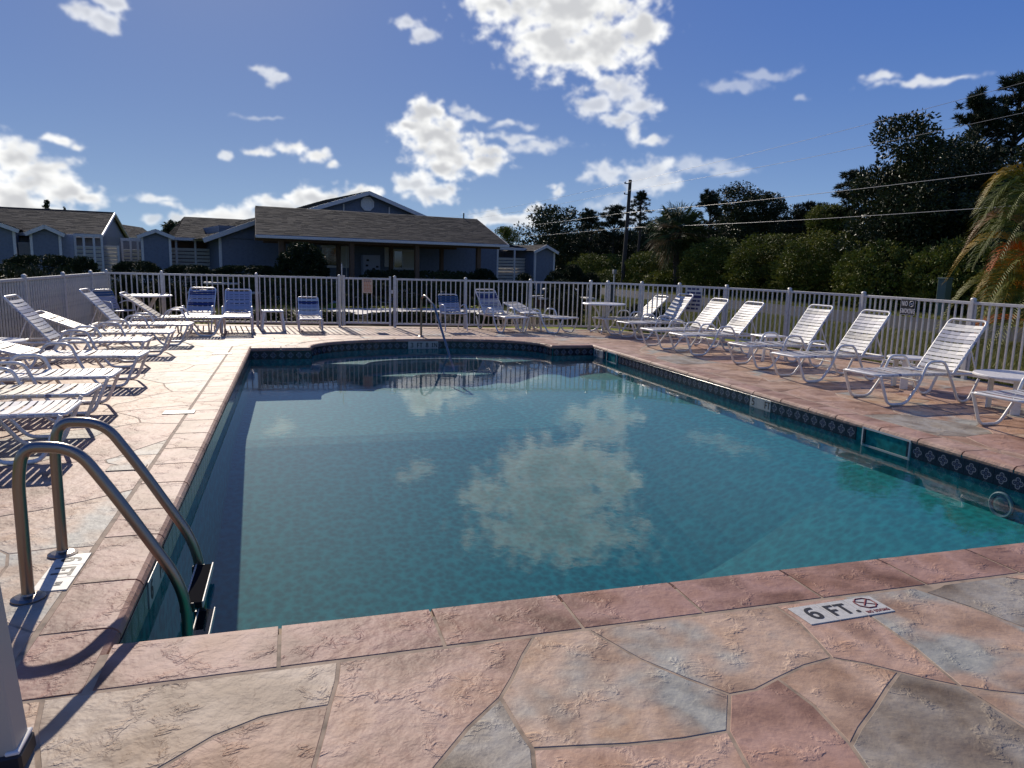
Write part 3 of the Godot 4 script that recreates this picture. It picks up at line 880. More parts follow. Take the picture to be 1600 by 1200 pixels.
	part("rim", lb.mesh(), M.nosing, lamp)
	lb = MB.new()
	lb.lathe(PackedVector2Array([Vector2(0.085, 0.008), Vector2(0.05, 0.022), Vector2(0.0, 0.026)]), 20)
	part("lens", lb.mesh(), mat(0.04, 0.11, 0.12, 0.2), lamp)
	# the water
	var wb := MB.new()
	wb.flat(o, WATER)
	struct("pool_water", wb.mesh(), M.water)

func marker_row(called: String, label: String, at: Transform3D, words: Array, size: float, mt: Material, ink: Material) -> Node3D:   # words: [text, centre x, width factor]
	var t := thing(called, label, "depth marker")
	t.transform = at
	var k := words.size()
	for i in k:
		part("tile", boxm(Vector3(size - 0.003, size, 0.008), 0.0012), mt, t, Transform3D(Basis(), Vector3((i - (k - 1) * 0.5) * size, 0, 0.002)))
		if words[i][0] != "": lettering(words[i][0], words[i][1], words[i][2], ink, t, Transform3D(Basis(), Vector3((i - (k - 1) * 0.5) * size, 0, 0.0068)))
	return t

func build_markers() -> void:
	var up := Basis(Vector3.RIGHT, Vector3.FORWARD, Vector3.UP)
	var t := marker_row("depth_marker", "white deck tiles reading 6 FT. with a red no diving sign by the near coping", Transform3D(up * Basis(Vector3.BACK, 0.035), Vector3(2.485, -0.0015, -2.675)), [["6", 0.105, 0.95], ["FT.", 0.098, 0.9], ["", 0, 0]], 0.165, M.marker, M.ink)
	var ring := []
	for i in 9:
		var a := TAU * (i + 0.5) / 8.0
		ring.append(Vector3(cos(a) * 0.055, sin(a) * 0.05 + 0.022, 0))
	part("ban_ring", rod(ring, 0.0042, 0.002, 4, 1), M.ink_red, t, Transform3D(Basis(), Vector3(0.165, 0, 0.0062)))
	part("ban_bar", rod([Vector3(-0.05, 0.052, 0), Vector3(0.05, -0.008, 0)], 0.0034, 0.01, 4, 1), M.ink_red, t, Transform3D(Basis(), Vector3(0.165, 0, 0.0062)))
	part("diver", rod([Vector3(-0.022, 0.002, 0), Vector3(-0.004, 0.02, 0), Vector3(0.03, 0.05, 0)], 0.005, 0.01, 4, 1), M.ink_red, t, Transform3D(Basis(), Vector3(0.165, 0, 0.006)))
	lettering("NO DIVING", 0.022, 0.82, M.ink_red, t, Transform3D(Basis(), Vector3(0.165, -0.058, 0.0068)))
	t = marker_row("depth_marker", "white deck tiles reading 6 FT between the feet of the pool ladder", Transform3D(Basis(Vector3.BACK, Vector3.RIGHT, Vector3.UP), Vector3(-1.155, -0.0015, -3.99)), [["6", 0.095, 0.9], ["FT", 0.095, 0.85], ["", 0, 0]], 0.155, M.marker, M.ink)
	lettering("IN", 0.03, 1.0, M.ink, t, Transform3D(Basis(), Vector3(0.155, 0.02, 0.0068)))
	marker_row("wall_depth_marker", "white waterline tiles reading 5 FT in the right pool wall", Transform3D(Basis(Vector3.BACK, Vector3.UP, Vector3.LEFT), Vector3(PR - 0.008, -0.132, -8.09)), [["5", 0.10, 0.9], ["", 0, 0], ["FT", 0.095, 0.85]], 0.15, M.marker_wall, M.ink)
	marker_row("wall_depth_marker", "white waterline tiles reading 6 FT in the left pool wall under the ladder", Transform3D(Basis(Vector3.FORWARD, Vector3.UP, Vector3.RIGHT), Vector3(PL + 0.008, -0.132, -4.12)), [["6", 0.10, 0.9], ["", 0, 0], ["FT", 0.095, 0.85]], 0.15, M.marker_wall, M.ink)
	marker_row("wall_depth_marker", "white waterline tiles reading 3 FT 8 IN in the far bay wall", Transform3D(Basis(), Vector3(2.60, -0.132, -15.168)), [["3", 0.10, 0.9], ["FT", 0.10, 0.85], ["8", 0.10, 0.9], ["IN", 0.09, 0.9]], 0.16, M.marker_wall, M.ink)
	marker_row("wall_depth_marker", "white waterline tiles reading 4 FT in the right wall at the far corner", Transform3D(Basis(Vector3.BACK, Vector3.UP, Vector3.LEFT), Vector3(PR - 0.008, -0.132, -13.46)), [["4", 0.10, 0.9], ["FT", 0.095, 0.85], ["", 0, 0]], 0.15, M.marker_wall, M.ink)

# ---------------------------------------------------------------- rails
func build_rails() -> void:
	var t := thing("pool_ladder", "bronze tinted steel pool ladder with two arched rails and treads", "ladder", Vector3(-1.22, 0, -3.97))
	for s in [0.27, -0.27]:
		var r := part("handrail", rod([Vector3(0, 0, s), Vector3(0, 0.58, s), Vector3(0.03, 0.73, s), Vector3(0.24, 0.715, s), Vector3(0.40, 0.46, s), Vector3(0.63, 0.055, s), Vector3(0.675, -0.10, s), Vector3(0.675, -1.15, s)], 0.0265, 0.15, 14, 7), M.steel, t)
		var b := MB.new()
		b.lathe(PackedVector2Array([Vector2(0.072, 0.001), Vector2(0.072, 0.008), Vector2(0.055, 0.016), Vector2(0.03, 0.022), Vector2(0.0265, 0.03)]), 24, Vector3(0, 0, s))
		part("flange", b.mesh(), M.steel, t)
		r.set_meta("kids", {})
	for y in [-0.13, -0.40, -0.68]:
		var st := part("tread", boxm(Vector3(0.075, 0.03, 0.49), 0.004, Vector3(0.705, y, 0)), M.rubber, t)
		part("tread_edge", boxm(Vector3(0.008, 0.035, 0.50), 0.002, Vector3(0.748, y + 0.004, 0)), M.plate, st)
		part("tread_edge", boxm(Vector3(0.008, 0.035, 0.50), 0.002, Vector3(0.662, y + 0.004, 0)), M.plate, st)
		part("clamp", boxm(Vector3(0.07, 0.05, 0.03), 0.005, Vector3(0.675, y - 0.01, 0.235)), M.black, st)
		part("clamp", boxm(Vector3(0.07, 0.05, 0.03), 0.005, Vector3(0.675, y - 0.01, -0.235)), M.black, st)
	var h := thing("grab_rail", "single bent steel grab rail stepping into the far bay", "handrail", Vector3(2.63, 0, -15.62))
	part("tube", rod([Vector3(0, 0, 0), Vector3(0, 0.84, 0), Vector3(0.05, 0.90, 0.12), Vector3(0.17, 0.70, 0.6), Vector3(0.36, -0.50, 1.75)], 0.024, 0.12, 12, 6), M.steel, h)
	var fb := MB.new()
	fb.lathe(PackedVector2Array([Vector2(0.065, 0.001), Vector2(0.065, 0.008), Vector2(0.04, 0.018), Vector2(0.024, 0.03)]), 20)
	part("flange", fb.mesh(), M.steel, h)
	var p := thing("gate_post", "grey white square post on a black foot, close to the camera at left", "post", Vector3(-0.905, 0, -2.44))
	p.rotation.z = 0.075
	part("shaft", boxm(Vector3(0.11, 1.5, 0.11), 0.006, Vector3(0, 0.80, 0)), mat(0.42, 0.385, 0.32, 0.5), p)
	part("seam_strip", boxm(Vector3(0.03, 1.5, 0.006), 0.002, Vector3(-0.012, 0.80, 0.0575)), M.plate, p)
	part("foot", boxm(Vector3(0.135, 0.06, 0.135), 0.008, Vector3(0, 0.03, 0)), M.black, p)
	part("foot_cap", boxm(Vector3(0.04, 0.012, 0.13), 0.003, Vector3(0.045, 0.066, 0.0)), M.white, p)

# ---------------------------------------------------------------- fence
func fence_run(t: Node3D, pts: PackedVector2Array, posts: Array, high: float, skip := []) -> void:   # pickets and rails along a line; posts where told
	var pk := boxm(Vector3(0.024, high - 0.09, 0.024), 0.0, Vector3(0, (high - 0.09) / 2 + 0.075, 0))
	for i in pts.size() - 1:
		var a := pts[i]; var b := pts[i + 1]
		var d := b - a; var l := d.length(); d /= l
		var yaw := atan2(-d.y, d.x)
		for y in [high - 0.022, 0.085]:
			part("rail", boxm(Vector3(l - 0.002, 0.045, 0.036), 0.004), M.fence, t, Transform3D(Basis(Vector3.UP, yaw), Vector3((a.x + b.x) / 2, y, (a.y + b.y) / 2)))
		var k := int(round(l / 0.119))
		for j in k:
			var q := a + d * ((j + 0.5) * l / k)
			var hidden := false
			for s in posts:
				if (Vector2(s[0], s[1]) - q).length() < 0.05: hidden = true
			if not hidden: part("picket", pk, M.fence, t, tf(q.x, 0, q.y, yaw))
	for s in posts:
		var po := part("post", boxm(Vector3(0.064, high + 0.03, 0.064), 0.005, Vector3(0, (high + 0.03) / 2 - 0.005, 0)), M.fence, t, tf(s[0], 0, s[1], s[2] if s.size() > 2 else 0.0))
		var cb := MB.new()
		cb.lathe(PackedVector2Array([Vector2(0.044, 0), Vector2(0.044, 0.012), Vector2(0.03, 0.03), Vector2(0.0, 0.036)]), 4, Vector3(0, high + 0.026, 0))
		part("post_cap", cb.mesh(), M.fence, po, Transform3D(Basis(Vector3.UP, PI / 4), Vector3.ZERO))

func build_fences() -> void:
	var lf := thing("picket_fence", "white picket fence along the left side behind the loungers", "fence")
	var lp := []
	for z in [-9.1, -10.4, -11.45, -13.49, -15.58, -17.54]: lp.append([-4.12, z])
	fence_run(lf, PackedVector2Array([Vector2(-4.12, -9.1), Vector2(-4.12, -18.85)]), lp, 1.19)
	var bf := thing("picket_fence", "white picket fence across the far end before the clubhouse", "fence")
	var bp := []
	for x in [-4.1, -2.92, -0.83, 1.06, 2.36, 4.06, 5.66, 7.18, 7.62]: bp.append([x, back_z(x), 0.15])
	fence_run(bf, PackedVector2Array([Vector2(-4.1, back_z(-4.1)), Vector2(1.06, back_z(1.06))]), bp, 1.19)
	fence_run(bf, PackedVector2Array([Vector2(2.36, back_z(2.36)), Vector2(7.62, back_z(7.62))]), [], 1.19)
	var rf := thing("picket_fence", "white picket fence curving along the right side before the road", "fence")
	var rp := []
	var pts := right_fence()
	for i in pts.size() - 1: rp.append([pts[i].x, pts[i].y, 0.0])
	fence_run(rf, pts, rp, 1.205)
	# the gate
	var x0 := 1.17; var x1 := 2.25
	var g := thing("fence_gate", "white picket gate with an orange lettered notice, middle of the far fence", "gate")
	var yaw := atan2(back_z(x0) - back_z(x1), x1 - x0)
	for x in [x0, x1]: part("stile", boxm(Vector3(0.05, 1.19, 0.05), 0.004, Vector3(0, 0.635, 0)), M.fence, g, tf(x, 0, back_z(x), yaw))
	for y in [1.165, 0.1]: part("rail", boxm(Vector3(x1 - x0 - 0.03, 0.045, 0.036), 0.004), M.fence, g, Transform3D(Basis(Vector3.UP, yaw), Vector3((x0 + x1) / 2, y, back_z((x0 + x1) / 2))))
	for j in 9:
		var x := x0 + (j + 1) * (x1 - x0) / 10.0
		part("picket", boxm(Vector3(0.024, 1.04, 0.024), 0.0, Vector3(0, 0.63, 0)), M.fence, g, tf(x, 0, back_z(x), yaw))
	part("latch_rod", boxm(Vector3(0.024, 1.5, 0.024), 0.003, Vector3(0, 0.76, 0)), M.fence, g, tf(x0 - 0.05, 0, back_z(x0) + 0.045, yaw))
	part("latch", boxm(Vector3(0.05, 0.08, 0.05), 0.006, Vector3(0, 0.86, 0)), M.fence, g, tf(x1 + 0.045, 0, back_z(x1) + 0.03, yaw))
	# notices hung on the fence
	var s := thing("pool_notice", "faded tan notice with rows of orange print hung on the gate", "sign", Vector3(1.715, 1.0, back_z(1.715) + 0.032), yaw)
	part("board", boxm(Vector3(0.24, 0.35, 0.006), 0.002), M.tan, s)
	rng.seed = 4
	for r in 9:
		var x := -0.085
		while x < 0.07:
			var w := rnd(0.02, 0.055)
			part("print_stroke", boxm(Vector3(w, 0.016, 0.002)), M.orange if r > 1 else M.ink_red, s, tf(x + w / 2, 0.135 - r * 0.033, 0.0036))
			x += w + 0.012
	s = thing("no_smoking_sign", "black NO SMOKING sign with white letters hung on the right fence", "sign", Vector3(9.965, 1.045, -9.95), -PI / 2 + 0.02)
	part("board", boxm(Vector3(0.31, 0.27, 0.006), 0.002), M.black, s)
	for e in [[0, 0.128, 0.30, 0.004], [0, -0.128, 0.30, 0.004], [-0.148, 0, 0.004, 0.256], [0.148, 0, 0.004, 0.256]]:
		part("border_line", boxm(Vector3(e[2], e[3], 0.002)), M.white, s, tf(e[0], e[1], 0.0036))
	lettering("NO", 0.082, 0.72, M.white, s, tf(-0.068, 0.058, 0.0042))
	lettering("SMOKING", 0.078, 0.60, M.white, s, tf(0, -0.066, 0.0042))
	var ring := []
	for i in 17: ring.append(Vector3(cos(TAU * i / 16.0) * 0.046, sin(TAU * i / 16.0) * 0.046, 0))
	part("ban_ring", rod(ring, 0.005, 0.004, 4, 1), M.white, s, tf(0.07, 0.058, 0.004))
	part("ban_bar", rod([Vector3(-0.032, 0.032, 0), Vector3(0.032, -0.032, 0)], 0.004, 0.01, 4, 1), M.white, s, tf(0.07, 0.058, 0.004))
	part("cigarette", boxm(Vector3(0.05, 0.012, 0.002)), M.white, s, Transform3D(Basis(Vector3.BACK, 0.3), Vector3(0.07, 0.058, 0.003)))
	s = thing("rules_sign", "white rules sign with dark print on the fence bend, behind the far loungers", "sign", Vector3(8.88, 0.90, -15.06), -0.98)
	part("board", boxm(Vector3(0.42, 0.58, 0.006), 0.002), M.marker, s)
	for r in 6:
		if r == 2:
			part("print_band", boxm(Vector3(0.37, 0.062, 0.002)), M.strap_navy, s, tf(0, 0.06, 0.0036))
			continue
		var x := -0.165
		while x < 0.12:
			var w := rnd(0.05, 0.13)
			part("print_stroke", boxm(Vector3(minf(w, 0.17 - x), 0.045, 0.002)), M.strap_navy, s, tf(x + minf(w, 0.17 - x) / 2, 0.235 - r * 0.09, 0.0036))
			x += w + 0.02
# ---------------------------------------------------------------- furniture
func strap_mesh(half: float, wide: float) -> ArrayMesh:   # one vinyl strap stretched across and tucked round the side tubes, some sagging more
	var sag: float = [0.0125, 0.009, 0.004, -0.003][rng.randi() % 4]
	var key := "strap %s %s %s" % [half, wide, sag]
	if shared.has(key): return shared[key]
	var b := MB.new()
	var pr := [Vector2(-half + 0.012, -0.016), Vector2(-half - 0.017, -0.012), Vector2(-half - 0.017, 0.008), Vector2(-half + 0.004, 0.0175), Vector2(-half * 0.5, 0.0175 - (0.0175 - sag) * 0.75), Vector2(0.0, sag), Vector2(half * 0.5, 0.0175 - (0.0175 - sag) * 0.75), Vector2(half - 0.004, 0.0175), Vector2(half + 0.017, 0.008), Vector2(half + 0.017, -0.012), Vector2(half - 0.012, -0.016)]
	for i in pr.size() - 1:
		var a: Vector2 = pr[i]; var d: Vector2 = pr[i + 1]
		b.quad(Vector3(-wide / 2, a.y, a.x), Vector3(-wide / 2, d.y, d.x), Vector3(wide / 2, d.y, d.x), Vector3(wide / 2, a.y, a.x))
		var q := Vector2(-(d - a).y, (d - a).x).normalized() * 0.003
		b.quad(Vector3(wide / 2, a.y - q.y, a.x - q.x), Vector3(wide / 2, d.y - q.y, d.x - q.x), Vector3(-wide / 2, d.y - q.y, d.x - q.x), Vector3(-wide / 2, a.y - q.y, a.x - q.x))
	shared[key] = b.mesh()
	return shared[key]

func frame_mesh(key: String, p: Array, r: float, bend: float) -> ArrayMesh:
	if not shared.has(key): shared[key] = rod(p, r, bend, 8, 4)
	return shared[key]

func chaise(label: String, at: Vector3, turn: float, back: float, colours: Dictionary, group: String, base := "strap") -> Node3D:   # foot at the origin, head along +x
	var t := thing("strap_lounger", label, "lounger", at, turn, group)
	var r := 0.0175
	for s in [0.298, -0.298]:
		part("side_frame", frame_mesh("side%s" % s, [Vector3(0.02, 0.372, s), Vector3(0.17, 0.016, s), Vector3(0.45, 0.016, s), Vector3(0.63, 0.25, s), Vector3(0.745, 0.535, s), Vector3(1.0, 0.535, s), Vector3(1.17, 0.25, s), Vector3(1.30, 0.016, s), Vector3(1.46, 0.016, s), Vector3(1.60, 0.30, s)], r, 0.075), M.white, t)
	part("seat_frame", frame_mesh("seat", [Vector3(1.62, 0.36, -0.272), Vector3(0.0, 0.372, -0.272), Vector3(0.0, 0.372, 0.272), Vector3(1.62, 0.36, 0.272), Vector3(1.62, 0.36, -0.272)], r, 0.05), M.white, t)
	part("cross_bar", frame_mesh("cross", [Vector3(0.62, 0.30, -0.29), Vector3(0.62, 0.30, 0.29)], 0.011, 0.02), M.white, t)
	part("cross_bar", frame_mesh("cross2", [Vector3(1.19, 0.335, -0.28), Vector3(1.19, 0.335, 0.28)], 0.011, 0.02), M.white, t)
	var bb := Basis(Vector3.BACK, back)
	var hinge := Transform3D(bb, Vector3(1.2, 0.378, 0))
	part("back_frame", frame_mesh("back", [Vector3(0, 0, -0.272), Vector3(0.80, 0, -0.272), Vector3(0.80, 0, 0.272), Vector3(0, 0, 0.272)], r, 0.07), M.white, t, hinge)
	if back > 0.15:
		var top := hinge * Vector3(0.40, -0.01, 0)
		var foot := Vector3(minf(1.60, top.x + 0.24), 0.36, 0)
		for s in [0.255, -0.255]: part("back_strut", rod([Vector3(top.x, top.y, s), Vector3(foot.x, foot.y, s)], 0.010, 0.02, 6, 1), M.white, t)
		part("strut_bar", rod([Vector3(foot.x, foot.y, -0.265), Vector3(foot.x, foot.y, 0.265)], 0.010, 0.02, 6, 1), M.white, t)
	for i in 20:
		var k: String = colours.get("s%d" % i, base if base != "strap" or rng.randf() < 0.8 else "strap_aged")
		part("strap", strap_mesh(0.272, 0.0465), M[k], t, tf(0.045 + i * 0.0585, 0.372, 0))
	for i in 12:
		var k: String = colours.get("b%d" % i, base if base != "strap" or rng.randf() < 0.85 else "strap_aged")
		part("strap", strap_mesh(0.272, 0.0465), M[k], t, hinge * tf(0.055 + i * 0.0585, 0, 0))
	return t

func arm_chair(label: String, at: Vector3, turn: float, bands: Array, group := "") -> Node3D:   # faces +z
	var t := thing("strap_chair", label, "chair", at, turn, group)
	for s in [0.27, -0.27]:
		part("arm_leg_frame", frame_mesh("arm%s" % s, [Vector3(s, 0.012, 0.27), Vector3(s, 0.60, 0.20), Vector3(s, 0.62, -0.05), Vector3(s, 0.56, -0.22)], 0.013, 0.07), M.white, t)
		part("rear_leg", frame_mesh("rl%s" % s, [Vector3(s * 0.93, 0.012, -0.34), Vector3(s * 0.93, 0.42, -0.2)], 0.013, 0.02), M.white, t)
	part("seat_frame", frame_mesh("chairseat", [Vector3(-0.245, 0.40, -0.22), Vector3(-0.245, 0.42, 0.25), Vector3(0.245, 0.42, 0.25), Vector3(0.245, 0.40, -0.22)], 0.013, 0.05), M.white, t)
	part("back_frame", frame_mesh("chairback", [Vector3(-0.245, 0.40, -0.20), Vector3(-0.235, 0.84, -0.42), Vector3(0.235, 0.84, -0.42), Vector3(0.245, 0.40, -0.20)], 0.013, 0.06), M.white, t)
	var q := Basis(Vector3(0, 0, 1), Vector3(0, 1, 0), Vector3(-1, 0, 0))
	for i in 7: part("strap", strap_mesh(0.24, 0.05), M["strap_teal"] if i == 6 and bands.size() > 0 else M.strap, t, Transform3D(q, Vector3(0, 0.41, -0.15 + i * 0.06)))
	var up := Vector3(0, 0.84 - 0.40, -0.22).normalized()
	var face := Vector3(0, 0.22, 0.44).normalized()
	for i in 7:
		var k := "strap_lavender"
		if i in bands: k = "strap_teal"
		part("strap", strap_mesh(0.235, 0.05), M[k], t, Transform3D(Basis(up, face, up.cross(face)), Vector3(0, 0.43, -0.21) + up * (0.03 + i * 0.06)))
	return t

func side_table(label: String, at: Vector3, turn := 0.0) -> void:
	var t := thing("side_table", label, "table", at, turn)
	part("table_top", boxm(Vector3(0.46, 0.03, 0.46), 0.008, Vector3(0, 0.43, 0)), M.white, t)
	for sx in [-1, 1]:
		for sz in [-1, 1]:
			part("leg", boxm(Vector3(0.05, 0.43, 0.03), 0.005), M.white, t, Transform3D(Basis(Vector3.BACK, sx * 0.13) * Basis(Vector3.RIGHT, -sz * 0.06), Vector3(sx * 0.215, 0.21, sz * 0.2)))

func round_table(label: String, at: Vector3, r: float, h: float, kind: String) -> void:
	var t := thing("round_table", label, "table", at)
	var b := MB.new()
	b.lathe(PackedVector2Array([Vector2(0, h - 0.035), Vector2(r - 0.02, h - 0.035), Vector2(r, h - 0.026), Vector2(r, h - 0.01), Vector2(r - 0.012, h), Vector2(0, h)]), 36)
	part("table_top", b.mesh(), M.white, t)
	if kind == "pedestal":
		for k in 4:
			var a := TAU * k / 4.0 + 0.5
			var d := Vector3(cos(a), 0, sin(a))
			part("pedestal_leg", rod([d * 0.30 + Vector3(0, 0.02, 0), d * 0.10 + Vector3(0, 0.10, 0), d * 0.07 + Vector3(0, h * 0.6, 0), d * 0.26 + Vector3(0, h - 0.04, 0)], 0.024, 0.18, 8, 5), M.white, t)
	else:
		for k in 3:
			var a := TAU * k / 3.0 + 0.3
			part("leg", boxm(Vector3(0.10, h - 0.03, 0.028), 0.006, Vector3(0, (h - 0.03) / 2, 0)), M.white, t, Transform3D(Basis(Vector3.UP, -a + PI / 2), Vector3(cos(a) * r * 0.62, 0, sin(a) * r * 0.62)))

func build_furniture() -> void:
	rng.seed = 23
	var G := "loungers lined up along the right fence"
	var A := {"b9": "strap_lavender", "b8": "strap_lavender", "b7": "strap_blue", "s3": "strap_lavender", "s5": "strap_blue"}
	var Bm := {"b10": "strap_lavender", "b9": "strap_lavender", "b8": "strap_blue", "s4": "strap_blue"}
	var up := deg_to_rad(54)
	var X := 6.85
	chaise("white lounger farthest along the right fence, under the rules sign", Vector3(6.98, 0, -16.15), 0.10, deg_to_rad(42), {"b5": "strap_cream"}, G)
	chaise("all white lounger with steep back, second from the rules sign", Vector3(7.06, 0, -14.9), 0.14, deg_to_rad(52), {"b10": "strap_lavender"}, G)
	chaise("white lounger third from the rules sign, faint blue band across its back", Vector3(6.78, 0, -13.2), 0.06, deg_to_rad(50), {"b9": "strap_lavender", "b8": "strap_blue", "b6": "strap_lavender"}, G)
	chaise("white lounger fourth from the rules sign, beside the low white table", Vector3(6.88, 0, -12.2), 0.04, deg_to_rad(49), Bm, G)
	chaise("white lounger between two low tables, fourth from the camera on the right", Vector3(7.05, 0, -10.45), 0.05, up, A, G)
	chaise("white lounger standing before the NO SMOKING sign with blue bands", Vector3(6.92, 0, -9.1), 0.03, up, A, G)
	chaise("large white lounger nearest in full view on the right, blue bands on its back", Vector3(6.75, 0, -7.36), 0.02, up, A, G)
	chaise("white lounger cut off by the right edge of the view", Vector3(6.9, 0, -5.62), 0.02, up, A, G)
	G = "loungers lined up along the left fence"
	chaise("white lounger nearest the camera on the left, behind the ladder rails", Vector3(-1.72, 0, -6.52), PI + 0.03, 0.0, {"s3": "strap_lavender", "s5": "strap_lavender", "b8": "strap_blue"}, G)
	chaise("cream yellowed lounger second from the ladder on the left", Vector3(-1.77, 0, -7.37), PI - 0.02, 0.0, {"s1": "strap", "s2": "strap", "s4": "strap_navy"}, G, "strap_cream")
	chaise("white lounger third from the ladder on the left, lavender strap at its foot", Vector3(-1.79, 0, -8.39), PI + 0.01, 0.0, {"s3": "strap_lavender", "s4": "strap_lavender", "s6": "strap_blue"}, G)
	chaise("white lounger by the round table on the left, fourth from the ladder", Vector3(-1.81, 0, -10.04), PI - 0.03, deg_to_rad(14), {"s3": "strap_blue"}, G)
	chaise("white lounger with its back raised high, fifth from the ladder, left side", Vector3(-2.05, 0, -11.75), PI + 0.02, deg_to_rad(50), {"b8": "strap_blue", "b7": "strap_lavender", "b9": "strap_lavender", "s4": "strap_blue"}, G)
	chaise("cream lounger with a low sloping back behind the raised one, left side", Vector3(-1.90, 0, -13.02), PI + 0.02, deg_to_rad(22), {"s4": "strap_navy", "s1": "strap", "s2": "strap", "s6": "strap", "s9": "strap"}, G, "strap_cream")
	chaise("white lounger with a steep back, second from the far left corner", Vector3(-1.80, 0, -14.5), PI - 0.01, deg_to_rad(48), {"b7": "strap_blue", "b8": "strap_lavender", "s4": "strap_blue"}, G)
	chaise("cream lounger with sloping back closest to the far left corner", Vector3(-1.40, 0, -16.15), PI + 0.02, deg_to_rad(36), {"s2": "strap", "s12": "strap"}, G, "strap_cream")
	G = "seats along the far fence"
	chaise("tall backed lavender and navy lounger facing the pool, left end of the far fence", Vector3(-2.0, 0, -16.2), PI * 0.5 - 0.02, deg_to_rad(40), {"b10": "strap_navy", "b9": "strap_navy", "b4": "strap_navy", "b3": "strap_navy", "b6": "strap_lavender"}, G, "strap_lavender")
	chaise("plain grey lavender lounger facing the pool beside the stool table", Vector3(-1.15, 0, -16.1), PI * 0.5 + 0.03, deg_to_rad(38), {}, G, "strap_lavender")
	var low := chaise("lounger with a navy and lavender back, left of the gate", Vector3(0.36, 0, -16.45), PI * 0.5 + 0.02, deg_to_rad(38), {"b9": "strap_navy", "b8": "strap_navy", "b7": "strap_lavender", "b6": "strap_lavender", "b5": "strap_lavender"}, G, "strap")
	low.scale = Vector3.ONE * 0.82
	arm_chair("arm chair with teal bands on back and seat, right of the gate", Vector3(3.62, 0, -17.0), 0.12, [4, 5, 6], G)
	chaise("lounger with navy headband angled toward the pool, right of the gate", Vector3(5.0, 0, -16.2), PI * 0.5 + 0.22, deg_to_rad(46), {"b10": "strap_teal", "b9": "strap_navy", "b8": "strap_navy", "b7": "strap_lavender", "b5": "strap_lavender", "b3": "strap_lavender"}, G, "strap")
	chaise("lounger with lowered grey back, right end of the far fence", Vector3(6.28, 0, -16.1), PI * 0.5 + 0.55, deg_to_rad(19), {}, G, "strap")
	arm_chair("chair with a blue headband beside the round table, far left corner", Vector3(-3.62, 0, -17.35), 0.9, [5, 6], G)
	side_table("white stool table with splayed legs beside the fence, left of the gate", Vector3(-0.46, 0, -17.25), 0.1)
	side_table("white stool table between two loungers, right of the gate", Vector3(5.55, 0, -17.1), 0.1)
	side_table("low white table between loungers in the middle of the right row", Vector3(8.25, 0, -11.3), 0.0)
	round_table("white round table in the far right fence corner", Vector3(7.2, 0, -16.35), 0.53, 0.72, "pedestal")
	round_table("white round table in the far left fence corner", Vector3(-3.15, 0, -18.05), 0.53, 0.72, "pedestal")
	round_table("low white round table between the left loungers, cut by the view edge", Vector3(-3.72, 0, -10.85), 0.36, 0.47, "three")
	round_table("low white round table between the two nearest right loungers", Vector3(8.25, 0, -6.5), 0.46, 0.45, "three")
	round_table("low white round table behind the lounger before the NO SMOKING sign", Vector3(8.3, 0, -8.2), 0.26, 0.45, "three")

# ---------------------------------------------------------------- buildings
func local(o: Node3D, called: String, b: MB, m: Material) -> MeshInstance3D:
	return part(called, b.mesh(), m, o)

func siding(p: Vector3, q: Vector3, h: float, expo := 0.115) -> MB:   # wall from p to q (left to right seen from outside)
	var b := MB.new()
	b.laps(p, q, q + Vector3(0, h, 0), p + Vector3(0, h, 0), expo, 0.014)
	b.quad(p - Vector3(0, 0, 0.002), q - Vector3(0, 0, 0.002), q + Vector3(0, h, -0.002), p + Vector3(0, h, -0.002))
	return b

func gable_shed(o: Node3D, x0: float, x1: float, front: float, deep: float, h: float, peak: float) -> void:   # box with a little gabled cap, front toward +z
	var mid := (x0 + x1) / 2
	var b := siding(Vector3(x0, 0, front), Vector3(x1, 0, front), h)
	b.laps(Vector3(x0, h, front), Vector3(x1, h, front), Vector3(mid, peak, front), Vector3(mid, peak, front), 0.115, 0.014)
	local(o, "wall", b, M.siding)
	local(o, "wall", siding(Vector3(x1, 0, front), Vector3(x1, 0, front - deep), h), M.siding)
	local(o, "wall", siding(Vector3(x0, 0, front - deep), Vector3(x0, 0, front), h), M.siding)
	for x in [x0, x1]: part("corner_trim", boxm(Vector3(0.10, h, 0.10), 0.004, Vector3(0, h / 2, 0)), M.trim, o, tf(x, 0, front - 0.02))
	var ov := 0.18
	var rise := (peak - h) / (mid - x0)
	for s in [-1.0, 1.0]:
		var e := Vector3(mid + s * (mid - x0 + ov), h - ov * rise + 0.03, front + 0.16)
		var r := Vector3(mid, peak + 0.03, front + 0.16)
		var back := Vector3(0, 0, -deep - 0.2)
		var rb := MB.new()
		if s < 0: rb.shingles(e + back, e, r, r + back, 7)
		else: rb.shingles(e, e + back, r + back, r, 14)
		part("roof", rb.mesh(), M.shingle, o)
		var tb := MB.new()
		var d := (r - e)
		tb.box((e + r) / 2 + Vector3(0, -0.075, 0.012), Vector3(d.length() + 0.02, 0.15, 0.03), Basis(Vector3.BACK, atan2(d.y, d.x)))
		part("rake_trim", tb.mesh(), M.trim, o)

func louver_fence(o: Node3D, x0: float, x1: float, z: float, top: float, posts: Array, header: float, m: Material) -> void:
	for x in posts: part("post", boxm(Vector3(0.09, header, 0.09), 0.004, Vector3(0, header / 2, 0)), M.trim, o, tf(x, 0, z))
	var k := int(top / 0.165)
	for i in k:
		var y := top - 0.08 - i * 0.165
		part("slat", boxm(Vector3(x1 - x0, 0.135, 0.02), 0.003), m, o, Transform3D(Basis(Vector3.RIGHT, 0.5), Vector3((x0 + x1) / 2, y, z)))
	if header > top + 0.1: part("header_beam", boxm(Vector3(x1 - x0 + 0.1, 0.13, 0.10), 0.004, Vector3(0, header, 0)), M.trim, o, tf((x0 + x1) / 2, 0, z))

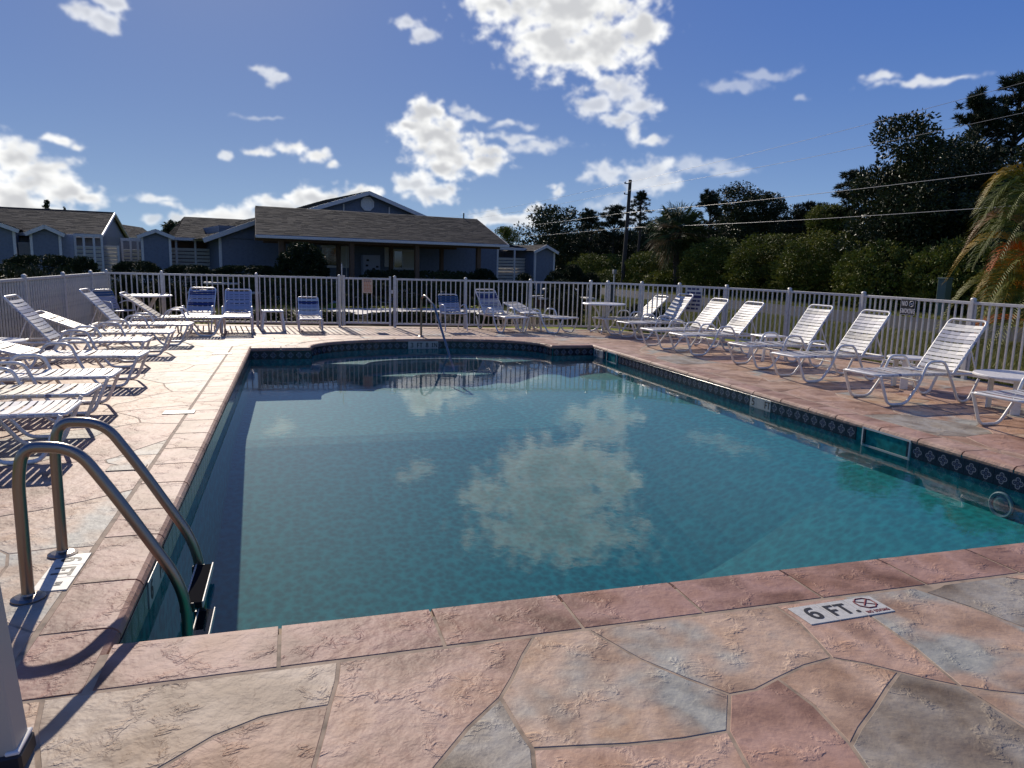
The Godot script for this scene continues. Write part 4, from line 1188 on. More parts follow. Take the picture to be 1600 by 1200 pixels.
func window(o: Node3D, x0: float, x1: float, y0: float, y1: float, z: float, split: float) -> void:
	var w := part("window", boxm(Vector3(x1 - x0, y1 - y0, 0.02), 0.0), M.glass, o, tf((x0 + x1) / 2, (y0 + y1) / 2, z))
	for e in [[0, (y1 - y0) / 2, x1 - x0 + 0.2, 0.1], [0, -(y1 - y0) / 2, x1 - x0 + 0.2, 0.1], [-(x1 - x0) / 2, 0, 0.1, y1 - y0 - 0.1], [(x1 - x0) / 2, 0, 0.1, y1 - y0 - 0.1]]:
		part("window_frame", boxm(Vector3(e[2], e[3], 0.05), 0.004), M.trim, w, tf(e[0], e[1], 0.012))
	part("mullion", boxm(Vector3(0.05, y1 - y0 - 0.07, 0.04), 0.003), M.trim, w, tf(split, 0, 0.012))
	part("blind", boxm(Vector3((x1 - x0) / 2 - split - 0.07, y1 - y0 - 0.08, 0.004)), M.curtain, w, tf((split + (x1 - x0) / 2) / 2, 0, 0.013))

func build_houses() -> void:
	# the clubhouse with its shaded patio; local x runs along the eave, -z goes into the building
	var c := thing("clubhouse", "blue grey clubhouse with a shingled patio roof on brown posts", "building", Vector3(-1.3, 0, -30.6), deg_to_rad(14.7))
	var z := -4.4
	local(c, "wall", siding(Vector3(-0.62, 0, z), Vector3(13.4, 0, z), 2.95), M.siding)
	local(c, "wall", siding(Vector3(13.4, 0, z), Vector3(13.4, 0, z - 9.0), 2.95), M.siding)
	local(c, "wall", siding(Vector3(-0.62, 0, z - 9.0), Vector3(-0.62, 0, z), 2.95), M.siding)
	for x in [-0.62, 13.4]: part("corner_trim", boxm(Vector3(0.11, 2.6, 0.11), 0.004, Vector3(0, 1.3, 0)), M.trim, c, tf(x, 0, z - 0.02))
	# patio roof
	var eave := 2.5; var ridge := 3.86; var rz := -4.15
	var b := MB.new()
	b.shingles(Vector3(-0.05, eave, 0), Vector3(11.4, eave, 0), Vector3(11.95, ridge, rz), Vector3(0.86, ridge, rz), 21)
	local(c, "patio_roof", b, M.shingle)
	b = MB.new()
	b.quad(Vector3(-0.03, eave - 0.04, 0), Vector3(0.88, ridge - 0.04, rz), Vector3(11.93, ridge - 0.04, rz), Vector3(11.38, eave - 0.04, 0))
	b.shingles(Vector3(12.5, eave, -8.3), Vector3(1.75, eave, -8.3), Vector3(0.86, ridge, rz), Vector3(11.95, ridge, rz), 28)
	local(c, "roof_deck", b, M.shingle)
	part("gutter", boxm(Vector3(11.5, 0.12, 0.10), 0.012, Vector3(5.68, eave - 0.075, 0.055)), M.trim, c)
	part("rake_board", rod([Vector3(11.42, eave - 0.06, 0.02), Vector3(11.97, ridge - 0.06, rz)], 0.07, 0.01, 4, 1), M.trim, c)
	part("rake_board", rod([Vector3(-0.02, eave - 0.07, 0.02), Vector3(0.9, ridge - 0.08, rz)], 0.06, 0.01, 4, 1), M.wood, c)
	part("vent_pipe", rod([Vector3(11.2, 3.8, rz), Vector3(11.2, 4.12, rz)], 0.035, 0.01, 8, 1), M.dark, c)
	for x in [1.02, 3.95, 6.95, 10.07]: part("patio_post", boxm(Vector3(0.19, 2.36, 0.19), 0.008, Vector3(0, 1.18, 0)), M.wood, c, tf(x, 0, -0.45))
	part("patio_beam", boxm(Vector3(11.2, 0.17, 0.14), 0.006, Vector3(5.6, 2.36, -0.45)), M.wood, c)
	for x in [1.64, 4.03 + 0.05, 6.6, 9.21]: part("patio_post", boxm(Vector3(0.17, 2.3, 0.17), 0.008, Vector3(0, 1.15, 0)), M.wood, c, tf(x, 0, -2.6))
	part("patio_beam", boxm(Vector3(9.2, 0.19, 0.12), 0.006, Vector3(5.4, 2.33, -2.6)), M.wood, c)
	# main gable above
	var gz := -9.0
	b = MB.new()
	b.laps(Vector3(1.7, 3.2, gz), Vector3(13.9, 3.2, gz), Vector3(7.8, 5.2, gz), Vector3(7.8, 5.2, gz), 0.115, 0.014)
	local(c, "gable_wall", b, M.siding)
	for s in [-1.0, 1.0]:
		var e := Vector3(7.8 + s * 6.4, 3.14, gz + 0.35); var r := Vector3(7.8, 5.29, gz + 0.35)
		var bk := Vector3(0, 0, -8.0)
		b = MB.new()
		if s < 0: b.shingles(e + bk, e, r, r + bk, 35)
		else: b.shingles(e, e + bk, r + bk, r, 42)
		local(c, "roof", b, M.shingle)
		b = MB.new()
		b.box((e + r) / 2 + Vector3(0, -0.10, 0.02), Vector3((r - e).length() + 0.02, 0.2, 0.04), Basis(Vector3.BACK, atan2((r - e).y, (r - e).x)))
		local(c, "rake_trim", b, M.trim)
	for x in [6.48, 9.07]: part("gable_strip", boxm(Vector3(0.07, 1.3, 0.03), 0.003, Vector3(0, 3.9, 0)), M.trim, c, tf(x, 0, gz + 0.02))
	b = MB.new()
	b.lathe(PackedVector2Array([Vector2(0.40, 0.0), Vector2(0.40, 0.05), Vector2(0.30, 0.06), Vector2(0.29, 0.03), Vector2(0.0, 0.03)]), 8)
	part("gable_vent", b.mesh(), M.trim, c, Transform3D(Basis(Vector3.RIGHT, PI / 2) * Basis(Vector3.UP, PI / 8), Vector3(7.8, 4.63, gz + 0.02)))
	# small wing gable at the left of the patio
	b = MB.new()
	b.laps(Vector3(-1.1, 2.42, z + 0.06), Vector3(4.1, 2.42, z + 0.06), Vector3(1.5, 3.44, z + 0.06), Vector3(1.5, 3.44, z + 0.06), 0.115, 0.014)
	local(c, "gable_wall", b, M.siding)
	for s in [-1.0, 1.0]:
		var e := Vector3(1.5 + s * 2.85, 2.36, z + 0.3); var r := Vector3(1.5, 3.50, z + 0.3)
		var bk := Vector3(0, 0, -5.0)
		b = MB.new()
		if s < 0: b.shingles(e + bk, e, r, r + bk, 49)
		else: b.shingles(e, e + bk, r + bk, r, 56)
		local(c, "roof", b, M.shingle)
		b = MB.new()
		b.box((e + r) / 2 + Vector3(0, -0.09, 0.02), Vector3((r - e).length(), 0.2, 0.04), Basis(Vector3.BACK, atan2((r - e).y, (r - e).x)))
		local(c, "rake_trim", b, M.trim)
	window(c, 3.92, 5.15, 1.27, 2.2, z + 0.03, 0.1)
	window(c, 7.43, 8.6, 1.24, 2.13, z + 0.03, -0.1)
	part("shutter_panel", boxm(Vector3(0.26, 0.95, 0.04), 0.006), M.trim, c, tf(7.09, 1.78, z + 0.05))
	part("down_pipe", rod([Vector3(5.02, 0.1, z + 0.09), Vector3(5.02, 2.4, z + 0.09)], 0.03, 0.01, 8, 1), M.trim, c)
	var nb := part("notice_board", boxm(Vector3(0.87, 1.4, 0.3), 0.01), mat(0.34, 0.37, 0.46, 0.4), c, tf(6.19, 1.16, z + 0.2))
	for e in [[-0.2, 0.45], [-0.24, 0.2], [0.28, 0.15], [-0.18, -0.05], [0.1, 0.05]]: part("dark_mark", boxm(Vector3(0.13, 0.09, 0.004), 0.0), M.ink, nb, tf(e[0], e[1], 0.153))
	# slatted yard and shed at its right end
	var y := thing("louver_fence", "white slatted yard fence between the clubhouse and the small right shed", "fence", c.transform * Vector3(0, 0, 0), c.rotation.y)
	louver_fence(y, 13.48, 15.5, -4.95, 1.95, [13.52, 14.8], 2.42, M.trim)
	part("yard_wall", siding(Vector3(13.4, 0, -7.4), Vector3(16.6, 0, -7.4), 2.4).mesh(), M.siding, y)
	b = MB.new()
	b.shingles(Vector3(13.4, 2.5, -5.0), Vector3(15.6, 2.5, -5.0), Vector3(15.6, 2.75, -7.4), Vector3(13.4, 2.75, -7.4), 63)
	part("lean_roof", b.mesh(), M.shingle, y)
	var sh := thing("garden_shed", "small blue shed with a gabled cap right of the clubhouse", "shed", c.transform * Vector3(0, 0, 0), c.rotation.y)
	gable_shed(sh, 15.55, 16.8, -4.0, 3.2, 2.38, 2.66)
	# the row of houses at left
	var L := Vector3(-7.93, 0, -36.0); var th := deg_to_rad(12)
	var h := thing("long_house", "long grey roofed house at the left with its gable end to the right", "house", L, th)
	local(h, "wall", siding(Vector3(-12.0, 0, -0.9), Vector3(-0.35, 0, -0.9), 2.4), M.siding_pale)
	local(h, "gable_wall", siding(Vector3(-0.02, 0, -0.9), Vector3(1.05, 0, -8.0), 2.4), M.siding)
	b = MB.new()
	b.laps(Vector3(-0.02, 2.4, -0.9), Vector3(1.05, 2.4, -8.0), Vector3(0.45, 3.44, -4.2), Vector3(0.45, 3.44, -4.2), 0.4, 0.02)
	local(h, "gable_wall", b, M.siding)
	b = MB.new()
	b.shingles(Vector3(-12.5, 2.4, -0.45), Vector3(-0.02, 2.4, -0.45), Vector3(0.56, 3.56, -4.2), Vector3(-12.5, 3.56, -4.2), 70)
	b.shingles(Vector3(1.22, 2.4, -8.4), Vector3(-12.5, 2.4, -8.4), Vector3(-12.5, 3.56, -4.2), Vector3(0.56, 3.56, -4.2), 77)
	local(h, "roof", b, M.shingle)
	part("ridge_cap", rod([Vector3(-12.5, 3.57, -4.2), Vector3(0.56, 3.57, -4.2)], 0.04, 0.01, 6, 1), M.dark, h)
	for e in [[Vector3(-0.02, 2.36, -0.45), Vector3(0.56, 3.52, -4.2)], [Vector3(1.22, 2.36, -8.4), Vector3(0.56, 3.52, -4.2)]]:
		part("rake_trim", rod([e[0] + Vector3(0.03, 0, 0), e[1] + Vector3(0.03, 0, 0)], 0.075, 0.01, 4, 1), M.trim, h)
	part("fascia", boxm(Vector3(12.4, 0.13, 0.03), 0.003, Vector3(-6.25, 2.34, -0.42)), M.trim, h)
	var s1 := thing("garden_shed", "blue shed with a low gabled cap before the long house", "shed", L, th)
	gable_shed(s1, -2.5, -1.5, 1.0, 1.6, 2.44, 2.68)
	var s0 := thing("garden_shed", "blue shed cut off by the left edge of the view", "shed", L, th)
	gable_shed(s0, -4.6, -3.05, 1.2, 2.0, 2.52, 2.82)
	var y1 := thing("louver_fence", "white slatted fence with dark openings above, before the long house", "fence", L, th)
	part("side_wall", siding(Vector3(-1.5, 0, 0.02), Vector3(-1.04, 0, 0.02), 2.36, 0.15).mesh(), M.siding_pale, y1)
	louver_fence(y1, -1.0, 0.0, 0.0, 1.93, [-1.0, -0.68, -0.3, 0.0], 2.36, M.trim)
	part("back_wall", boxm(Vector3(1.1, 2.3, 0.03), 0.0, Vector3(-0.5, 1.15, -0.85)), M.siding, y1)
	louver_fence(y1, 0.06, 0.6, -0.5, 1.97, [0.62], 1.97, M.trim)
	part("lean_wall", siding(Vector3(-3.05, 0, 0.0), Vector3(-2.5, 0, 0.0), 2.0).mesh(), M.trim, y1)
	var y2 := thing("louver_fence", "short slatted fence left of the tall gabled middle shed", "fence", L, th)
	louver_fence(y2, 0.8, 1.6, -2.0, 1.85, [0.8, 1.15, 1.45], 2.28, M.trim)
	part("back_wall", boxm(Vector3(1.0, 2.2, 0.03), 0.0, Vector3(1.2, 1.1, -2.9)), M.siding, y2)
	var s2 := thing("garden_shed", "blue gabled shed standing alone in the middle of the left row", "shed", L, th)
	gable_shed(s2, 1.55, 2.66, 0.5, 1.8, 2.48, 2.7)
	var y3 := thing("louver_fence", "wide white slatted fence below the second grey roof", "fence", L, th)
	louver_fence(y3, 2.75, 4.62, -0.5, 1.97, [2.98, 3.79, 4.45], 2.36, M.trim)
	part("back_wall", boxm(Vector3(2.0, 2.25, 0.03), 0.0, Vector3(3.8, 1.125, -1.4)), M.wood, y3)
	var h2 := thing("second_house", "house with a grey hipped roof left of the patio", "house", L, th)
	b = MB.new()
	b.shingles(Vector3(2.9, 2.42, -0.25), Vector3(8.5, 2.42, -0.25), Vector3(8.5, 3.56, -4.3), Vector3(3.7, 3.56, -4.3), 84)
	b.shingles(Vector3(2.9, 2.42, -8.4), Vector3(2.9, 2.42, -0.25), Vector3(3.7, 3.56, -4.3), Vector3(3.7, 3.56, -4.3), 91)
	b.shingles(Vector3(8.5, 2.42, -8.4), Vector3(2.9, 2.42, -8.4), Vector3(3.7, 3.56, -4.3), Vector3(8.5, 3.56, -4.3), 98)
	local(h2, "roof", b, M.shingle)
	local(h2, "wall", siding(Vector3(3.0, 0, -1.5), Vector3(4.7, 0, -1.5), 2.4), M.siding)
	part("fascia", boxm(Vector3(3.0, 0.12, 0.03), 0.003, Vector3(4.4, 2.36, -0.22)), M.trim, h2)
	var h3 := thing("far_house", "distant tan roof showing between the long house and the middle shed", "house", L, th)
	b = MB.new()
	b.shingles(Vector3(0.6, 2.5, -8.5), Vector3(2.6, 2.5, -8.5), Vector3(2.0, 3.15, -11.0), Vector3(0.4, 3.35, -11.0), 105)
	b.shingles(Vector3(2.6, 2.5, -8.5), Vector3(2.6, 2.5, -13.5), Vector3(2.0, 3.15, -11.0), Vector3(2.0, 3.15, -11.0), 112)
	local(h3, "roof", b, M.shingle)
	local(h3, "wall", siding(Vector3(0.6, 0, -8.8), Vector3(2.5, 0, -8.8), 2.5), M.siding_pale)
	var h4 := thing("rear_house", "peak of another grey roof at the left edge behind the long house", "house", L, th)
	b = MB.new()
	b.shingles(Vector3(-12.0, 2.4, -10.0), Vector3(-1.6, 2.4, -10.0), Vector3(-5.5, 4.35, -10.6), Vector3(-5.5, 4.35, -10.6), 119)
	local(h4, "roof", b, M.shingle)
	local(h4, "wall", siding(Vector3(-11.5, 0, -10.2), Vector3(-2.2, 0, -10.2), 2.5), M.siding_pale)
	# concrete tables under and before the patio, seen through the fence
	for q in [[-2.2, -26.2, "concrete picnic table with brown stone base left of the patio"], [9.2, -24.8, "concrete picnic table with brown stone base right of the patio"], [4.6, -28.6, "concrete picnic table under the middle of the patio"]]:
		var pt := thing("picnic_table", q[2], "table", Vector3(q[0], 0, q[1]), 0.3)
		var tb := MB.new()
		tb.lathe(PackedVector2Array([Vector2(0, 0.70), Vector2(0.62, 0.70), Vector2(0.64, 0.72), Vector2(0.64, 0.75), Vector2(0.62, 0.77), Vector2(0, 0.77)]), 28)
		part("table_top", tb.mesh(), M.concrete, pt)
		part("pedestal", boxm(Vector3(0.55, 0.70, 0.55), 0.02, Vector3(0, 0.35, 0)), M.brown_stone, pt)
		for k in 3:
			var a := TAU * k / 3.0 + 0.4
			var seat := part("bench", boxm(Vector3(0.9, 0.07, 0.3), 0.015, Vector3(0, 0.44, 0)), M.concrete, pt, Transform3D(Basis(Vector3.UP, -a + PI / 2), Vector3(cos(a) * 1.05, 0, sin(a) * 1.05)))
			part("bench_base", boxm(Vector3(0.5, 0.41, 0.2), 0.01, Vector3(0, 0.2, 0)), M.brown_stone, seat)

# ---------------------------------------------------------------- planting
func leaf_quad(b: MB, p: Vector3, dir: Vector3, l: float, w: float, c: Color) -> void:   # one folded leaf
	var d := dir.normalized()
	var s := d.cross(Vector3(rnd(-1, 1), rnd(-1, 1), rnd(-1, 1))).normalized()
	var nn := s.cross(d)
	b.col = c
	var m := p + d * l * 0.45
	var fold := nn * w * 0.25
	b.tri(p, m + s * w * 0.5 + fold, p + d * l)
	b.tri(p, p + d * l, m - s * w * 0.5 + fold)

func crown(key: String, clumps: int, per: int, ls: float, cr: float, tones: Array, shape: String, asp: float) -> ArrayMesh:   # fills radius 1 and height asp; leaf and clump sizes in radii
	if shared.has(key): return shared[key]
	var b := MB.new()
	var lobes := []
	if shape == "round":
		lobes.append([Vector3(0, asp * 0.5, 0), 0.62])
		for i in 11:
			var a := TAU * i / 11.0 * 3.0 + rnd(-0.4, 0.4)
			var y := asp * clampf((i + 0.6) / 11.0 + rnd(-0.08, 0.08), 0.05, 0.93)
			var w := sqrt(maxf(0.0, 1.0 - pow(y / asp * 1.9 - 0.86, 2.0)))
			lobes.append([Vector3(cos(a) * 0.58 * w, y, sin(a) * 0.58 * w), rnd(0.34, 0.52)])
	for i in clumps:
		var u := Vector3(rnd(-1, 1), rnd(-1, 1), rnd(-1, 1))
		while u.length() > 1.0: u = Vector3(rnd(-1, 1), rnd(-1, 1), rnd(-1, 1))
		u = u.normalized() * pow(u.length(), 0.5)
		var c := Vector3(u.x, asp * (0.5 + u.y * 0.5), u.z)
		if shape == "hedge": c = Vector3(signf(u.x) * pow(absf(u.x), 0.6), asp * (0.5 + 0.5 * signf(u.y) * pow(absf(u.y), 0.6)), signf(u.z) * pow(absf(u.z), 0.6))
		elif shape == "bush": c.y = asp * maxf(0.0, (0.5 + u.y * 0.5) * 1.25 - 0.22)
		elif shape == "round":
			var lb: Array = lobes[rng.randi() % lobes.size()]
			c = lb[0] + u * lb[1]
			c.y = clampf(c.y, 0.0, asp)
		var size := cr * rnd(0.6, 1.3)
		var tone: Color = tones[rng.randi() % tones.size()]
		for j in per:
			var q := Vector3(rnd(-1, 1), rnd(-1, 1), rnd(-1, 1))
			if q.length() > 1.0: q = q.normalized() * rnd(0.6, 1.0)
			var p := c + Vector3(q.x, q.y * 0.7, q.z) * size
			if p.y < -0.01: continue
			if shape != "round" and p.y > asp * 1.02: continue
			var dir := (q + Vector3(u.x, 0.2, u.z) * 0.7 + Vector3(rnd(-1, 1), rnd(-1.0, 0.6), rnd(-1, 1)) * 0.9)
			leaf_quad(b, p, dir, ls * rnd(0.7, 1.3), ls * rnd(0.45, 0.65), tone * rnd(0.75, 1.3))
	shared[key] = b.mesh()
	return shared[key]

func pine_crown(key: String, limbs: int, per: int, tones: Array, asp: float) -> ArrayMesh:   # tufts of needles at the ends of uneven limbs, radius 1, height asp
	if shared.has(key): return shared[key]
	var b := MB.new()
	for i in limbs:
		var y := pow(rnd(0.0, 1.0), 0.75)
		var a := rnd(0, TAU)
		var reach := (0.25 + 0.75 * sin(PI * clampf(0.15 + y * 0.8, 0, 1))) * rnd(0.45, 1.0)
		var tip := Vector3(cos(a) * reach, asp * y, sin(a) * reach)
		b.col = Color(0.07, 0.055, 0.04)
		b.tube(PackedVector3Array([Vector3(0, maxf(0.0, tip.y - 0.35), 0), tip.lerp(Vector3(0, tip.y, 0), 0.5) - Vector3(0, 0.06, 0), tip]), 0.022, 4, false, 0.008)
		var tone: Color = tones[rng.randi() % tones.size()]
		for k in 6:
			var tc := tip + Vector3(rnd(-0.16, 0.16), rnd(-0.06, 0.12), rnd(-0.16, 0.16)) - Vector3(cos(a), 0, sin(a)) * rnd(0.0, 0.35)
			for j in per:
				var d := Vector3(rnd(-1, 1), rnd(-0.4, 1.0), rnd(-1, 1)).normalized()
				leaf_quad(b, tc, d, rnd(0.10, 0.19), 0.020, tone * rnd(0.7, 1.3))
	shared[key] = b.mesh()
	return shared[key]

const OAK := [Color(0.038, 0.050, 0.014), Color(0.028, 0.040, 0.012), Color(0.050, 0.060, 0.018), Color(0.032, 0.042, 0.014)]
const SCRUB := [Color(0.13, 0.15, 0.022), Color(0.10, 0.12, 0.018), Color(0.17, 0.17, 0.028), Color(0.075, 0.09, 0.017)]
const PINE := [Color(0.030, 0.044, 0.020), Color(0.040, 0.052, 0.024), Color(0.026, 0.036, 0.018)]
const BOX := [Color(0.020, 0.030, 0.010), Color(0.016, 0.025, 0.009), Color(0.026, 0.036, 0.012)]

func trunk(t: Node3D, h: float, r: float, lean: float, limbs: int, reach: float, low: float) -> void:
	var pts := []
	var x := 0.0; var z := 0.0
	for i in 6:
		pts.append(Vector3(x, h * i / 5.0, z))
		x += rnd(-0.5, 0.5) * lean; z += rnd(-0.5, 0.5) * lean
	var b := MB.new()
	b.tube(PackedVector3Array(pts), r, 8, false, r * 0.3)
	part("trunk", b.mesh(), M.bark, t)
	for i in limbs:
		var k := rnd(low, 0.95)
		var p: Vector3 = pts[int(k * 5)].lerp(pts[mini(5, int(k * 5) + 1)], k * 5 - int(k * 5))
		var a := rnd(0, TAU)
		var d := Vector3(cos(a), rnd(0.35, 0.9), sin(a)) * reach * rnd(0.6, 1.0)
		b = MB.new()
		b.tube(PackedVector3Array([p, p + d * 0.5 + Vector3(0, 0.1, 0), p + d]), r * 0.35, 6, false, r * 0.08)
		part("limb", b.mesh(), M.bark, t)

func tree(called: String, label: String, x: float, z: float, h: float, r: float, kind: String, crown_low: float, variant: int, group := "trees beyond the road") -> void:
	var t := thing(called, label, "tree", Vector3(x, 0, z), 0.0, group)
	var hc := h * (1.0 - crown_low)
	var asp := hc / r
	var bucket := 1.3 if asp < 1.5 else 1.9 if asp < 2.2 else 2.6 if asp < 3.0 else 3.6
	var put := Transform3D(Basis(Vector3.UP, variant * 1.7) * Basis.from_scale(Vector3(r, hc / bucket, r)), Vector3(0, h * crown_low, 0))
	if kind == "pine":
		trunk(t, h * 0.95, 0.08 + h * 0.01, 0.15, 0, r * 0.8, crown_low)
		part("crown", pine_crown("pine%s%d" % [bucket, variant % 2], int(20 * bucket), 46, PINE, bucket), M.needle, t, put)
	else:
		trunk(t, h * 0.8, 0.10 + h * 0.012, 0.3, 5, r * 0.6, maxf(0.25, crown_low))
		var tones := OAK if kind == "oak" else SCRUB
		part("crown", crown("%s%s%d" % [kind, bucket, variant % 2], int(190 * bucket), 52, 0.062, 0.17, tones, "round", bucket), M.leaf_gloss if kind == "oak" else M.leaf, t, put)

func bush(called: String, label: String, at: Vector3, size: Vector3, kind: String, variant: int, group := "") -> void:
	var t := thing(called, label, "shrub", at, 0.0, group)
	var m: ArrayMesh
	var asp := size.y / ((size.x + size.z) * 0.5)
	var bucket := 0.6 if asp < 0.8 else 1.1 if asp < 1.4 else 2.0
	var sc := Vector3(size.x, size.y / bucket, size.z)
	if kind == "clipped": m = crown("clip%s" % bucket, int(260 * maxf(1.0, bucket)), 36, 0.085, 0.12, BOX, "bush", bucket)
	elif kind == "hedge": m = crown("hedge%s" % bucket, int(300 * maxf(1.0, bucket)), 36, 0.075, 0.11, BOX, "hedge", bucket)
	else: m = crown("scrub%s%d" % [bucket, variant % 2], int(230 * maxf(1.0, bucket)), 56, 0.062, 0.16, SCRUB, "bush", bucket)
	part("foliage", m, M.leaf, t, Transform3D(Basis(Vector3.UP, variant * 1.1 if size.x == size.z else 0.0) * Basis.from_scale(sc), Vector3.ZERO))
	var b := MB.new()
	for k in 4:
		var a := TAU * k / 4.0
		b.tube(PackedVector3Array([Vector3(cos(a) * 0.05, 0, sin(a) * 0.05), Vector3(cos(a) * size.x * 0.4, size.y * 0.6, sin(a) * size.z * 0.4)]), 0.025, 5, false, 0.01)
	part("stem", b.mesh(), M.bark, t)

func fan_palm(t: Node3D, h: float, r: float) -> void:   # cabbage palm: stout trunk, round head of fan leaves
	var pts := PackedVector3Array()
	for i in 9: pts.append(Vector3(sin(i * 0.8) * 0.04, (h - r * 0.75) * i / 8.0, cos(i * 0.6) * 0.04))
	var b := MB.new()
	b.tube(pts, 0.20, 10, false, 0.17)
	for i in 60:
		var y := rnd(0.35, 0.98) * (h - r * 0.75); var a := rnd(0, TAU)
		b.box(Vector3(cos(a) * 0.2, y, sin(a) * 0.2), Vector3(0.07, 0.22, 0.04), Basis(Vector3.UP, -a + PI / 2) * Basis(Vector3.RIGHT, 0.35))
	part("trunk", b.mesh(), M.bark, t)
	var c := Vector3(0, h - r * 1.05, 0)
	for i in 96:
		var el := asin(rnd(-0.97, 0.99)); var a := rnd(0, TAU)
		var d := Vector3(cos(a) * cos(el), sin(el), sin(a) * cos(el))
		var hub := c + d * r * rnd(0.42, 0.6)
		b = MB.new()
		var dead := el < 0.25 and rng.randf() < 0.6 and cos(a) < 0.3
		var tone := Color(0.05, 0.07, 0.022) * rnd(0.7, 1.4)
		if dead: tone = Color(0.19, 0.12, 0.05) * rnd(0.7, 1.3)
		b.col = tone
		b.tube(PackedVector3Array([c, c.lerp(hub, 0.5) + Vector3(0, 0.06, 0), hub]), 0.016, 4, false, 0.01)
		var s := d.cross(Vector3.UP).normalized()
		var up := s.cross(d)
		for k in 22:
			var q := lerpf(-1.9, 1.9, k / 21.0) + rnd(-0.05, 0.05)
			var e := (d * cos(q) + s * sin(q)).normalized()
			var l := r * (0.62 - 0.12 * absf(q)) * rnd(0.85, 1.1)
			var w := (up + e.cross(up) * 0.6).normalized() * 0.03
			var mid := hub + e * l * 0.6
			var tip := hub + e * l + Vector3(0, -l * rnd(0.15, 0.5), 0)
			b.col = tone * rnd(0.8, 1.25)
			b.quad(hub - w * 0.3, mid - w, mid + w, hub + w * 0.3)
			b.tri(mid - w, tip, mid + w)
		part("frond", b.mesh(), M.frond, t)

func feather_palm(t: Node3D) -> void:   # clump of arching feather fronds, some yellow and some orange
	rng.seed = 61
	var b := MB.new()
	for k in 5:
		var a := TAU * k / 5.0
		b.tube(PackedVector3Array([Vector3(cos(a) * 0.25, 0, sin(a) * 0.25), Vector3(cos(a) * 0.42, 1.9, sin(a) * 0.42), Vector3(cos(a) * 0.6, 3.4, sin(a) * 0.6)]), 0.05, 7, false, 0.035)
	part("stem_clump", b.mesh(), mat(0.16, 0.16, 0.07, 0.6), t)
	var kinds := [Color(0.10, 0.12, 0.014), Color(0.14, 0.14, 0.016), Color(0.08, 0.095, 0.016), Color(0.30, 0.19, 0.02), Color(0.46, 0.10, 0.012), Color(0.24, 0.14, 0.07)]
	for i in 76:
		var a := TAU * i / 76.0 * 3.0 + rnd(-0.3, 0.3)
		var rise := rnd(0.1, 1.25)
		var l := rnd(1.4, 2.2)
		var y0 := rnd(0.4, 3.5)
		var out := Vector3(cos(a), 0, sin(a))
		var p := PackedVector3Array()
		var o := out * 0.45 + Vector3(0, y0, 0)
		for k in 13:
			var f := k / 12.0
			p.append(o + out * (f * l * cos(rise * 0.6) * 0.92) + Vector3(0, l * (sin(rise) * f * 1.05 - 0.95 * f * f * f), 0))
		var tone: Color = kinds[rng.randi() % 3] if rng.randf() < 0.6 else kinds[[3, 3, 3, 4, 5][rng.randi() % 5]]
		if rise < 0.3 and rng.randf() < 0.4: tone = kinds[5]
		b = MB.new()
		b.col = tone * 1.5
		b.tube(p, 0.014, 5, false, 0.004)
		for k in 48:
			var f := 0.14 + 0.86 * k / 47.0
			var x := f * 12.0
			var ii := mini(11, int(x))
			var q := p[ii].lerp(p[ii + 1], x - ii)
			var tg := (p[ii + 1] - p[ii]).normalized()
			var sd := tg.cross(Vector3.UP).normalized()
			var up := sd.cross(tg)
			for s in [-1.0, 1.0]:
				var ll := 0.46 * (0.35 + sin(PI * clampf(f * 0.85 + 0.12, 0, 1))) * rnd(0.85, 1.1)
				var d: Vector3 = (sd * s + tg * 0.75 + up * 0.45).normalized()
				var m: Vector3 = q + d * ll * 0.55
				var e: Vector3 = q + d * ll + Vector3(0, -ll * rnd(0.25, 0.5), 0)
				var w := tg * 0.011
				b.col = tone * rnd(0.75, 1.3)
				b.quad(q - w * 0.5, m - w, m + w, q + w * 0.5)
				b.tri(m - w, e, m + w)
		part("frond", b.mesh(), M.frond, t)

